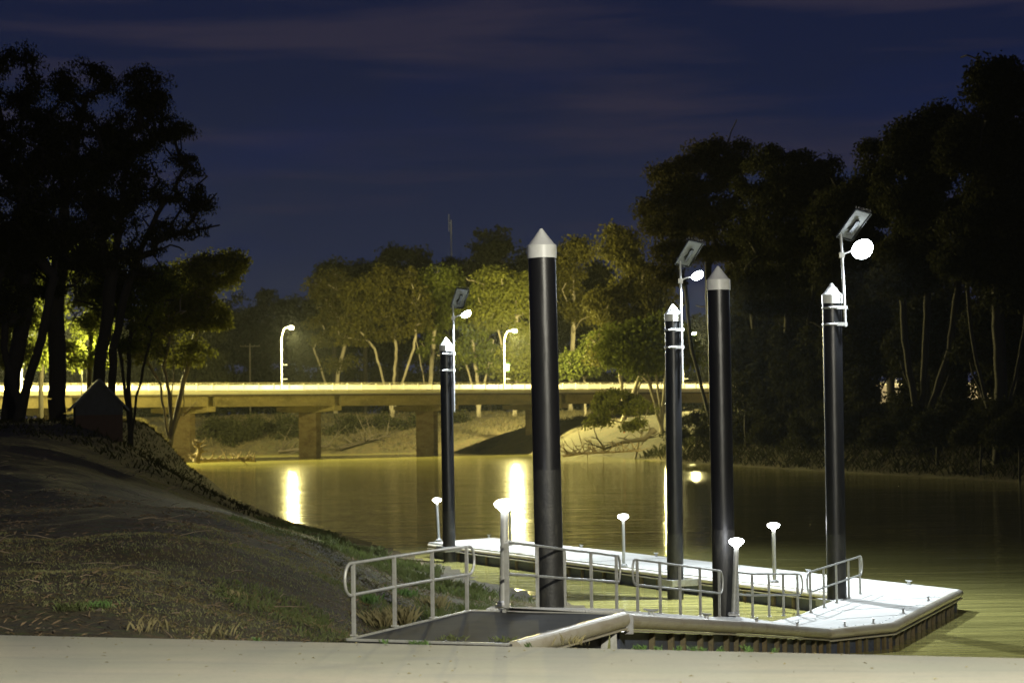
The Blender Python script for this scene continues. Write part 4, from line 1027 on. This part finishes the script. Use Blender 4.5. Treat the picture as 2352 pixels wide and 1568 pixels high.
for i, px in enumerate(range(1735, 2420, 104)):
    ptree(px, 275 + 9 * (i % 3), [(px, 700, 75, 85), (px + 30, 800, 70, 60), (px - 20, 600, 60, 60)], 120 + i, 'dark tree deep in the right bank woods, ' + ('first', 'second', 'third', 'fourth', 'fifth', 'sixth', 'seventh', 'eighth')[i] + ' from the left', ncl=110, **{**rt, 'lpc': 130, 'cl_r': 2.2, 'leaf': (.6, .17), 'group': 'deep woods on the right bank'})
for i, px in enumerate([1712, 1760, 1815, 1870, 1925, 1985, 2085, 2125, 2185, 2285, 2345]):
    Y = 240 - (px - 1585) * .07
    ptree(px, Y, [(px, 860, 34, 60), (px + 8, 920, 34, 34), (px - 6, 790, 36, 40)], 180 + i, 'dark sapling thicket tree, number ' + str(i + 1) + ' from the middle solar pile', name='sapling', ncl=60, **{**rt, 'r0_': .14, 'lpc': 130, 'cl_r': 1.3, 'group': 'sapling thicket along the right bank'})
# low bushes that line the right bank at the water
for i, (px, Y) in enumerate([(1600, 250), (1660, 244), (1720, 236), (1790, 226), (1870, 214), (1960, 202), (2050, 190), (2150, 178), (2250, 168), (2340, 158)]):
    tx = ['by the middle pile', 'between the middle and plain piles', 'right beside the plain pile', 'a step right of the plain pile', 'just left of the brightest lamp pile', 'just right of the brightest lamp pile', 'second right of the brightest lamp pile', 'third right of the brightest lamp pile', 'second from the right picture edge', 'at the right picture edge'][i]
    ptree(px, Y, [(px, 975, 50, 32), (px + 40, 950, 35, 28), (px - 30, 1000, 40, 20)], 100 + i, 'low dark bank shrub ' + tx, cat='shrub', name='bank_shrub', ncl=36, leafmat='leaf_dark', group='low shrubs along the right water edge', lpc=130, cl_r=1.1, leaf=(.34, .09), r0_=.10)

for i, (px, Y, sy) in enumerate([(480, 352, 1000), (545, 348, 1005), (610, 352, 1000), (660, 349, 1008), (775, 350, 1004), (840, 353, 998), (905, 350, 1000), (1030, 352, 1000)]):  # bushes added to darken the bank where the deck shades it
    ptree(px, Y, [(px, sy, 42, 26), (px + 25, sy - 25, 36, 24), (px - 20, sy + 16, 30, 14)], 220 + i, 'bush added to darken the far bank under the bridge, number %d from the left' % (i + 1), cat='shrub', name='scrub_bush', ncl=34, leafmat='leaf_dark', group='scrub bushes on the far bank', lpc=120, cl_r=1.7, leaf=(.5, .12), r0_=.12, bare=6)
b = ground_at(188, 256); root = empty('riverside_lamp', b)
mb = MB(); mb.tube([Vector((0, 0, 0)), Vector((0, 0, 9)), Vector((.3, -.2, 9.3)), Vector((1.2, -.4, 9.35))], [.1, .07, .06, .05], 10); mb.build('pole', M['steel_b'], root)
mb = MB(); mb.lathe([(.05, .12), (.25, .05), (.25, 0), (.001, -.08)], 16, at=(1.2, -.4, 9.3)); mb.build('lit_head', M['led_warm'], root)
point('lamp_light', (1.2, -.4, 8.9), 45000, (1.0, .88, .28), .25, root)
tag(root, 'street lamp on the left bank glaring between the dark trunks behind the shed', 'street lamp')
# ------------------------------------------------------------------ shed
sh = empty('pump_shed', (0, 0, 0)); sY = 113
sb = ground_at(228, sY); sh.location = sb; sh.rotation_euler = (0, 0, math.radians(14))
W_, D_, Hb = 2.55, 3.6, 0
ez = P(228, 925, sY).z - sb.z; az = P(215, 869, sY).z - sb.z
mb = MB(); mb.box((0, D_ / 2, ez * .3 - .25), (W_, D_, ez * .6 + .5)); mb.build('brick_base', M['brick'], sh)
mb = MB(); mb.box((0, D_ / 2, ez * .8), (W_ + .02, D_ + .02, ez * .4)); mb.build('upper_wall', M['cladding'], sh)
mb = MB(); y0_, y1_ = 0.0, D_; hw = W_ / 2
mb.add([(-hw, y0_, ez), (hw, y0_, ez), (0, y0_, az - .08), (-hw, y1_, ez), (hw, y1_, ez), (0, y1_, az - .08)], [(0, 1, 2), (3, 5, 4), (0, 3, 4, 1)]); mb.build('gable', M['cladding'], sh)
mb = MB(); ov = .35
for s_ in (-1, 1):
    sl = (az - ez) / hw
    a = Vector((s_ * (hw + ov), y0_ - .25, ez - sl * ov)); b_ = Vector((0, y0_ - .25, az)); dd = Vector((0, D_ + .5, 0)); up_ = Vector((0, 0, .07))
    mb.add([a, b_, b_ + dd, a + dd, a - up_, b_ - up_, b_ + dd - up_, a + dd - up_], [(0, 1, 2, 3), (7, 6, 5, 4), (0, 4, 5, 1), (3, 2, 6, 7), (0, 3, 7, 4)])
mb.build('roof', M['roof'], sh)
mb = MB(); 
for s_ in (-1, 1): mb.beam(Vector((s_ * (hw + ov), y0_ - .27, ez - (az - ez) / hw * ov - .05)), Vector((0, y0_ - .27, az - .05)), .03, .10)
mb.build('barge_board', M['roof'], sh)
mb = MB()
for k in range(9): mb.box((-hw + .14 + k * (W_ - .28) / 8, -.02, ez * .8), (.025, .03, ez * .38))
mb.build('batten', M['cladding'], sh)['kind'] = 'stuff'
tag(sh, 'small dark gabled shed with brick base among the left trees', 'shed')

# ------------------------------------------------------------------ utility pole, radio mast
b = ground_at(575, 450); tp_ = P(574, 795, 450)
up_ = empty('utility_pole', b); mb = MB(b); mb.tube([b, tp_ + Vector((0, 0, .6))], [.2, .14], 8); mb.build('pole', M['bark_pale'], up_)
mb = MB(b); mb.beam(tp_ + Vector((-2.2, 0, 0)), tp_ + Vector((2.2, 0, 0)), .14, .14)
for k in (-2, -1, 1, 2): mb.tube([tp_ + Vector((k, 0, .06)), tp_ + Vector((k, 0, .35))], .06, 6)
mb.build('crossarm', M['bark_pale'], up_); tag(up_, 'utility pole with crossarm against the dark trees left of the left street lamp', 'utility pole')
b = ground_at(1040, 470); tp_ = P(1036, 505, 470)
ms = empty('radio_mast', b); mb = MB(b); mb.tube([b, b.lerp(tp_, .6), tp_], [.3, .2, .10], 8); mb.build('mast', M['steel_b'], ms)
mb = MB(b); q = b.lerp(tp_, .94); mb.tube([q + Vector((-.5, 0, 0)), q + Vector((-.5, 0, 4))], .07, 6); mb.tube([q + Vector((-.5, 0, 2)), q + Vector((0, 0, 2))], .05, 6); mb.build('antenna', M['steel_b'], ms)
tag(ms, 'thin tall mast rising above the trees into the sky', 'mast')

# ------------------------------------------------------------------ driftwood, logs
def log(name, pts, r, label, cat='log', m_='wood', twigs=0, seed=1, group=None, tl=1.6):
    rg = random.Random(seed); root = empty(name, pts[0]); O = pts[0].copy()
    mb = MB(O); n = len(pts); mb.tube(pts, [r * (1 - .65 * i / (n - 1)) for i in range(n)], 8); mb.build('stem', M[m_], root)
    for k in range(twigs):
        i = rg.randrange(0, n - 1); a = pts[i].lerp(pts[i + 1], rg.random())
        L = rg.uniform(.4, 1.0) * tl; d = Vector((rg.uniform(-1, 1), rg.uniform(-.6, .6), rg.uniform(-.15, .9))).normalized()
        b_ = a + d * L * .5 + Vector((0, 0, rg.uniform(-.1, .2))); c = b_ + (d + Vector((rg.uniform(-.5, .5), 0, rg.uniform(-.4, .3)))).normalized() * L * .5
        mb = MB(O); mb.tube([a, b_, c], [r * .4, r * .25, r * .08], 6)
        e1 = b_ + Vector((rg.uniform(-1, 1), rg.uniform(-.5, .5), rg.uniform(0, 1))).normalized() * L * .35
        mb.tube([b_, e1], [r * .2, r * .06], 5); mb.build('branch', M[m_], root)
    tag(root, label, cat, group); return root
log('driftwood_log', [P(310, 1040, 225), P(350, 1022, 232), P(392, 1014, 236)], .45, 'dark fallen log lying below the pale trunked gum tree', m_='wood_dark')
log('root_tangle', [P(450, 1062, 254), P(458, 1040, 254), P(456, 1016, 254)], .45, 'pale upright root stump at the tip of the left bank', cat='stump', twigs=16, seed=5)
log('driftwood_snag', [P(450, 1058, 256), P(500, 1056, 257), P(545, 1055, 258), P(588, 1059, 259)], .30, 'long low snag of driftwood floating off the left bank tip', cat='driftwood', m_='wood', twigs=34, seed=6)
log('dead_branch', [P(420, 955, 240), P(440, 935, 240), P(462, 940, 240)], .10, 'bare pale branch hanging over the water below the girder', cat='branch', twigs=14, seed=8, tl=2.2)
log('fallen_trunk', [P(1505, 985, 262), P(1480, 1008, 262), P(1430, 1015, 263), P(1385, 1032, 264)], .42, 'dark fallen trunk on the lit sandy bank left of the middle pile', m_='wood_dark', twigs=8, seed=9, tl=3.5)
log('driftwood_pile', [P(1295, 1046, 268), P(1340, 1040, 266), P(1400, 1038, 264), P(1470, 1035, 262)], .22, 'tangle of driftwood at the water edge right of the widest looking pile', cat='driftwood', m_='wood', twigs=40, seed=10, tl=3.4)
log('driftwood_pile', [P(640, 1036, 341), P(700, 1030, 340), P(760, 1025, 340)], .3, 'driftwood branches at the far bank behind the left river pier', cat='driftwood', m_='wood_dark', twigs=14, seed=11, tl=6)
log('driftwood_pile', [P(780, 1030, 340), P(840, 1012, 342), P(900, 1000, 345)], .3, 'driftwood branches at the far bank between the two river piers', cat='driftwood', m_='wood_dark', twigs=14, seed=12, tl=6)
# handrail on the bank under the bridge
mr_ = empty('bank_railing', P(1345, 1035, 285)); O = mr_.location.copy(); mb = MB(O); a = P(1345, 1034, 285); b_ = P(1425, 1014, 290)
mb.tube([a, b_], .08, 8); mb.build('rail', M['rib'], mr_)
for s_ in (.05, .5, .95):
    mb = MB(O); p = a.lerp(b_, s_); mb.tube([p, p - Vector((0, 0, 1.2))], .07, 6); mb.build('post', M['rib'], mr_)
tag(mr_, 'thin rusty railing slanting up the bank under the bridge', 'railing')
# marker posts by the road under the bridge
b = ground_at(1542, 256); root = empty('riverside_lamp', b)
mb = MB(); mb.tube([Vector((0, 0, 0)), Vector((0, 0, 6)), Vector((-.5, -.3, 6.3))], [.08, .06, .05], 10); mb.build('pole', M['steel_b'], root)
mb = MB(); mb.lathe([(.05, .12), (.22, .05), (.22, 0), (.001, -.08)], 16, at=(-.5, -.3, 6.25)); mb.build('lit_head', M['led_warm'], root)
point('lamp_light', (-.6, .4, 5.8), 5000, (1.0, .88, .30), .2, root)
tag(root, 'low lamp by the road under the bridge, hidden behind the middle solar pile', 'street lamp')
for px, py, nm, c3, lb in ((1486, 941, 'marker_post', (0.7, .16, .08), 'small orange marker post on the road under the bridge'), (1509, 940, 'road_sign', (.75, .75, .7), 'small white sign board on the road under the bridge')):
    p = P(px * .5 + 690 if px == 1486 else 1436 + 12, py, 300); b = Vector((p.x, p.y, gz(p.x, p.y))); root = empty(nm, b); m_ = mat(nm + '_paint', c3, .6)
    mb = MB(); mb.tube([Vector((0, 0, -.1)), Vector((0, 0, 1.6))], .09 if px == 1486 else .04, 8); mb.build('post', m_, root)
    if px != 1486:
        mb = MB(); mb.box((0, -.06, 1.5), (.7, .04, 1.0)); mb.build('board', m_, root)
    tag(root, lb, nm.replace('_', ' '))

# ------------------------------------------------------------------ far lights and lit wall behind the right trees
def far_wall(px0, px1, Y, ytop, label, seed):
    a = P(px0, 925, Y); b_ = P(px1, 925, Y); t = P(px0, ytop, Y)
    root = empty('roadside_wall', a); mb = MB(a); h = t.z - a.z + 1.5
    mb.beam(a + Vector((0, 0, -1.5 + h / 2)), b_ + Vector((0, 0, -1.5 + h / 2)), .3, h); mb.build('wall_face', M['parapet'], root)
    n = 12; mb = MB(a)
    for k in range(n + 1):
        p = a.lerp(b_, k / n); mb.box(p + Vector((0, -.25, -1.5 + h / 2)), (.5, .2, h + .2))
    mb.build('pillar', M['bridge_c'], root)
    tag(root, label, 'wall'); return root
far_wall(2010, 2420, 300, 882, 'pale roadside wall glimpsed through the dark trees at the right', 1)
for k, (px, Y, hh) in enumerate(((2060, 292, 5.5), (2200, 292, 5.5), (2330, 292, 5.5), (1840, 275, 8))):
    b = ground_at(px, Y); root = empty('path_lamp', b)
    mb = MB(); mb.tube([Vector((0, 0, 0)), Vector((0, 0, hh))], [.08, .05], 8); mb.build('pole', M['steel_b'], root)
    mb = MB(); mb.lathe([(.05, 0), (.22, .1), (.24, .25), (.001, .32)], 14, at=(0, 0, hh)); mb.build('lit_head', M['led_warm'], root)
    point('lamp_light', (0, -1.2, hh + .2), 2200, (1.0, .78, .42), .2, root)
    tag(root, ('path lamp behind the trees just right of the brightest lamp pile', 'path lamp behind the trees midway to the right picture edge', 'path lamp behind the trees near the right picture edge', 'path lamp among the trees left of the brightest lamp pile')[k], 'path lamp', 'small path lamps behind the right trees')
# the lamp behind the camera that lights the paved apron
b = Vector((9.5, 9.0, 2.9)); root = empty('car_park_lamp', b)
mb = MB(); mb.tube([Vector((0, 0, 0)), Vector((0, 0, 10)), Vector((-.6, .3, 10.4)), Vector((-1.6, .8, 10.5))], [.1, .07, .06, .05], 10); mb.build('pole', M['steel_b'], root)
mb = MB(); mb.lathe([(.05, .12), (.3, .05), (.3, 0), (.001, -.08)], 16, at=(-1.7, .85, 10.45)); mb.build('lit_head', M['led_warm'], root)
spot('lamp_light', (-1.7, .85, 10.2), (-.08, .75, -.66), 30000, (1.0, .95, .78), .25, 118, root, .5)
tag(root, 'tall lamp over the paved apron behind the camera', 'street lamp')

# ------------------------------------------------------------------ ground cover
def blades(name, pts, L, Wd, m_, lean=.5, kind='stuff', label=None, parent=None, seed=0, clump=1):
    rg = np.random.RandomState(seed); n = len(pts)
    h = L * rg.uniform(.5, 1.5, n)[:, None]; an = rg.uniform(0, 2 * math.pi, n)
    d = np.stack([np.cos(an) * lean * rg.uniform(.1, 1, n), np.sin(an) * lean * rg.uniform(.1, 1, n), np.ones(n)], 1); d /= np.linalg.norm(d, axis=1)[:, None]
    a2 = rg.uniform(0, 2 * math.pi, n); wv = np.stack([np.cos(a2), np.sin(a2), np.zeros(n)], 1) * Wd
    bend = np.stack([np.cos(an), np.sin(an), -0.2 * np.ones(n)], 1) * h * .25
    co = np.stack([pts - wv, pts + wv, pts + d * h * .6 + wv * .7, pts + d * h + bend], 1).reshape(-1, 3)
    me = bpy.data.meshes.new(name); quads(me, co, np.arange(n * 4).reshape(-1, 4), False)
    return new_obj(name, me, parent, M[m_])
rs = np.random.RandomState(3)
def scatter(n, cond, x0, x1, y0, y1, seed):
    r_ = np.random.RandomState(seed); X = r_.uniform(x0, x1, n); Y = r_.uniform(y0, y1, n)
    Z = height(X, Y); k = (Z > 0.08) & cond(X, Y, Z); return np.stack([X, Y, Z - .01], 1)[k]
def sdist(X, Y): return (X - SE0.x) * se_n.x + (Y - SE0.y) * se_n.y
def lan(X, Y):
    ax, ay = X + 2.28, Y - 28.5; return ax * .37 + ay * .93, ax * .93 - ay * .37
def off_ramp(X, Y):
    al, ac = lan(X, Y); return ~((al > -1) & (al < 34) & (ac > -.15) & (ac < 3.2))
green = lambda X, Y, Z: (vnoise(X, Y, 5, 21) + vnoise(X, Y, 1.5, 22) * .6 + np.clip((X + 9) / 16, -.5, .35) > 0.0) & (sdist(X, Y) > 2.2 + 2 * vnoise(X, Y, 3, 9)) & off_ramp(X, Y)
o = blades('ground_cover', scatter(330000, green, -24, 6, 29, 90, 5), .055, .010, 'grass_pale', .9, seed=1); tag(o, 'grey green ground cover on the left bank', 'ground cover', kind='stuff')
g2 = lambda X, Y, Z: (vnoise(X, Y, 2.4, 31) + np.clip((X + 6) / 14, -.4, .3) > .24) & (sdist(X, Y) > 1.6) & off_ramp(X, Y)
o = blades('green_grass', scatter(130000, g2, -16, 5, 29, 70, 6), .10, .008, 'grass_green', .7, seed=2); tag(o, 'patches of fresh green grass on the left bank', 'grass', kind='stuff')
def dryc(X, Y, Z):
    al, ac = lan(X, Y); return ((ac > -2.6) & (ac < -.12) & (al > -.2) & (al < 12) & (vnoise(X, Y, 1.1, 41) > -.12)) & (sdist(X, Y) > .15)
o = blades('dry_grass', scatter(90000, dryc, -6, 6, 27, 46, 7), .20, .006, 'grass_dry', .9, seed=3); tag(o, 'straw coloured dry grass beside the landing ramp', 'grass', kind='stuff')
shore = lambda X, Y, Z: (Z < 1.0) & (vnoise(X, Y, 2.2, 51) > -.05) & off_ramp(X, Y)
o = blades('shore_grass', scatter(60000, shore, -12, 6, 44, 100, 8), .24, .012, 'grass_green', .6, seed=4); tag(o, 'dark reedy grass along the left water edge', 'grass', kind='stuff')
litc = lambda X, Y, Z: (vnoise(X, Y, 2.5, 61) > -.15) & (sdist(X, Y) > .12) & off_ramp(X, Y)
def litter():
    pts = scatter(16000, litc, -22, 4, 26, 60, 9); n = len(pts); r_ = np.random.RandomState(8)
    an = r_.uniform(0, 6.28, n); d = np.stack([np.cos(an), np.sin(an), r_.uniform(-.1, .5, n)], 1); w = np.stack([-np.sin(an), np.cos(an), r_.uniform(-.3, .3, n)], 1)
    l = r_.uniform(.04, .13, n)[:, None]; wd = r_.uniform(.008, .025, n)[:, None]; p = pts + np.array([0, 0, .03])
    co = np.stack([p - d * l, p - w * wd, p + d * l, p + w * wd + np.array([0, 0, .01])], 1).reshape(-1, 3)
    me = bpy.data.meshes.new('leaf_litter'); quads(me, co, np.arange(n * 4).reshape(-1, 4), False); return new_obj('leaf_litter', me, None, M['litter'])
tag(litter(), 'fallen leaves and bark scraps on the left bank', 'leaf litter', kind='stuff')
# far bank: glowing grass under the pale tree, scrub on the far banks
fb = lambda X, Y, Z: np.ones(X.shape, bool)
pt = scatter(5000, lambda X, Y, Z: (Z > 1.5), -52, -39, 232, 256, 12)
o = blades('bank_grass', pt, .7, .05, 'grass_dry', .6, seed=12); tag(o, 'glowing yellow grass at the foot of the pale trunked gum tree', 'grass', kind='stuff')
pt = scatter(26000, lambda X, Y, Z: (Z > .3) & (Z < 7) & (vnoise(X, Y, 5, 71) > -.1), -90, 30, 336, 385, 13)
o = blades('bank_scrub', pt, .6, .05, 'scrub', .9, seed=13); tag(o, 'dry scrub covering the far bank behind the bridge', 'scrub', kind='stuff')
pt = scatter(60000, lambda X, Y, Z: (X > 8) & (X > 60 - Y * .165), 6, 75, 120, 268, 14)  # dark blades added in place of shade over the lit earth
o = blades('shade_undergrowth', pt, .75, .05, 'leaf_dark', .9, seed=14); tag(o, 'dark undergrowth added as shade down to the water on the right bank', 'undergrowth', kind='stuff')
pt = scatter(26000, lambda X, Y, Z: (Z > .15) & (Z < 6), -62, -8, 96, 250, 17)  # dark blades added to cover earth that is lit too brightly
o = blades('shade_undergrowth', pt, .28, .04, 'leaf_dark', .9, seed=17); tag(o, 'dark low growth added to dim the far part of the left bank around the shed', 'undergrowth', kind='stuff')
def stones():
    rg = np.random.RandomState(21); pts = scatter(2600, lambda X, Y, Z: (vnoise(X, Y, 4, 81) > .02) & (sdist(X, Y) > .2) & off_ramp(X, Y), -24, 4, 27, 95, 15); n = len(pts)
    ico = np.array([(0, 0, 1), (.9, 0, .35), (.28, .85, .35), (-.72, .53, .35), (-.72, -.53, .35), (.28, -.85, .35), (.72, .53, -.35), (-.28, .85, -.35), (-.9, 0, -.35), (-.28, -.85, -.35), (.72, -.53, -.35), (0, 0, -1)])
    f = np.array([(0, 1, 2), (0, 2, 3), (0, 3, 4), (0, 4, 5), (0, 5, 1), (1, 6, 2), (2, 7, 3), (3, 8, 4), (4, 9, 5), (5, 10, 1), (6, 7, 2), (7, 8, 3), (8, 9, 4), (9, 10, 5), (10, 6, 1), (11, 7, 6), (11, 8, 7), (11, 9, 8), (11, 10, 9), (11, 6, 10)])
    sc = (.015 + .07 * rg.uniform(0, 1, n) ** 4)[:, None, None] * rg.uniform(.6, 1.5, (n, 1, 3)); sc[:, :, 2] *= .6
    co = pts[:, None, :] + ico[None] * sc * rg.uniform(.75, 1.2, (n, 12, 1))
    me = bpy.data.meshes.new('bank_stones'); quads(me, co.reshape(-1, 3), (f[None] + (np.arange(n) * 12)[:, None, None]).reshape(-1, 3), False)
    return new_obj('bank_stones', me, None, M['stone'])
M['stone'] = mat('dull_stone', (0.10, 0.085, 0.06), 0.9, noise=[(4, (0.17, 0.15, 0.11), .5, .75, I3)])
tag(stones(), 'small stones and clods on the left bank', 'stones', kind='stuff')
def sticks():
    rg = random.Random(31); mb = MB(); pts = scatter(900, lambda X, Y, Z: (vnoise(X, Y, 5, 91) > -.05) & (sdist(X, Y) > .3) & off_ramp(X, Y), -24, 4, 28, 90, 16)
    for p in pts[:420]:
        a = rg.uniform(0, 6.28); L = rg.uniform(.15, .8); d = Vector((math.cos(a), math.sin(a), rg.uniform(-.05, .2))); p = Vector(p) + Vector((0, 0, .03))
        mb.tube([p, p + d * L * .5 + Vector((0, 0, rg.uniform(0, .05))), p + d * L], [.012, .009, .004], 5)
    return mb.build('fallen_sticks', M['wood'])
tag(sticks(), 'fallen sticks and bark strips on the left bank', 'sticks', kind='stuff')
# separate tufts near the slab
def tuft(p, n, L, m_, label, cat, name, group=None, seed=0, spread=.09, wd=.0026, lean=.5):
    r_ = np.random.RandomState(seed); root = empty(name, p)
    pts = r_.normal(size=(n, 3)) * spread; pts[:, 2] = 0
    blades('leaf_blades', pts, L, wd, m_, lean, seed=seed, parent=root); tag(root, label, cat, group); return root
def on_ground(px, py):
    """ground point under a pixel, by marching"""
    Y = 20.0
    while Y < 200:
        p = P(px, py, Y)
        if p.z <= gz(p.x, p.y) : return Vector((p.x, p.y, gz(p.x, p.y) - .01))
        Y += .15
    return p
for k, (px, py, n, L, m_, lb) in enumerate([
    (335, 1452, 30, .20, 'grass_dry', 'tall dry grass tuft at the pavement edge, left one of two'), (500, 1462, 30, .18, 'grass_dry', 'tall dry grass tuft at the pavement edge, right one of two'),
    (165, 1400, 160, .12, 'grass_green', 'low green weed clump on the bare earth at the left'), (220, 1395, 120, .10, 'weed', 'fresh green weed just right of the low clump at the left'),
    (540, 1372, 30, .13, 'grass_dry', 'dry grass tuft halfway up the bank'), (845, 1385, 120, .18, 'weed', 'bright green weeds inside the left handrail loop'),
    (885, 1290, 80, .22, 'weed', 'small bright green weed behind the left handrail'), (930, 1370, 120, .18, 'weed', 'bright green weeds between the first two posts of the left handrail'),
    (920, 1435, 160, .34, 'grass_dry', 'pale dry grass clump at the second post of the left handrail'), (870, 1440, 140, .28, 'grass_dry', 'pale dry grass clump right of the first post of the left handrail'),
    (1000, 1400, 140, .30, 'grass_dry', 'straw coloured clump behind the third post of the left handrail')]):
    tuft(on_ground(px, py), n, L, m_, lb, 'grass tuft' if 'grass' in m_ else 'weed', 'grass_tuft' if 'grass' in m_ else 'weed_clump', seed=200 + k, spread=.14)
def slab_edge_px(px):
    best = None
    for k in range(1600):
        p = SE0 + se_d * (k * .01); p = Vector((p.x, p.y, 2.5)); d = p - Vector((0, 0, EYE)); x = 1176 + F * d.dot(cr) / d.dot(fwd)
        if best is None or abs(x - px) < best[0]: best = (abs(x - px), p)
    return best[1]
for k, (px, py) in enumerate([(593, 0), (885, 0), (948, 0), (965, 0), (980, 0), (1214, 0), (1462, 0), (1478, 0), (1512, 0), (1560, 0), (1592, 0), (1614, 0), (1655, 0), (1722, 0), (1780, 0)]):
    p = slab_edge_px(px) - se_n * .02; p.z = slab_z(p)
    if px < 1300: lb = 'tiny green weed on the pavement edge in front of the landing ramp'
    else: lb = 'tiny green weed on the pavement edge in front of the ribbed gangway'
    tuft(p, 26, .055 if px != 1722 else .09, 'weed', lb, 'weed', 'edge_weed', 'small weeds sprouting along the pavement edge', seed=300 + k, spread=.022, wd=.008, lean=.8)
for k, (px, py) in enumerate([(1108, 1462), (1232, 1474)]):
    t_ = (0.8, 1.0)[k]; p = FL.lerp(FR, .62 + .33 * k) + Vector((.05, .35, .01))
    tuft(p, 50, .07, 'grass_green', ('low weed growing in the middle of the dark landing ramp', 'low weed growing near the right corner of the dark landing ramp')[k], 'weed', 'ramp_weed', seed=400 + k, spread=.09, wd=.008, lean=1.2)
tuft(slab_edge_px(1300) + se_n * .25, 34, .12, 'grass_dry', 'dry grass tuft at the right foot of the landing ramp', 'grass tuft', 'grass_tuft', seed=500, spread=.12)

# ------------------------------------------------------------------ thin haze added so the lamps glow
hz = bpy.data.materials.new('haze'); hz.use_nodes = True; nt = hz.node_tree; nt.nodes.clear()
ho = nt.nodes.new('ShaderNodeOutputMaterial'); hv = nt.nodes.new('ShaderNodeVolumePrincipled')
hv.inputs['Color'].default_value = (.85, .93, 1.0, 1); hv.inputs['Density'].default_value = 0.00005; hv.inputs['Anisotropy'].default_value = 0.55
nt.links.new(hv.outputs[0], ho.inputs['Volume'])
mb = MB(); mb.box((50, 920, 33.5), (2000, 2000, 73)); ho_ = mb.build('haze', hz); tag(ho_, kind='stuff')
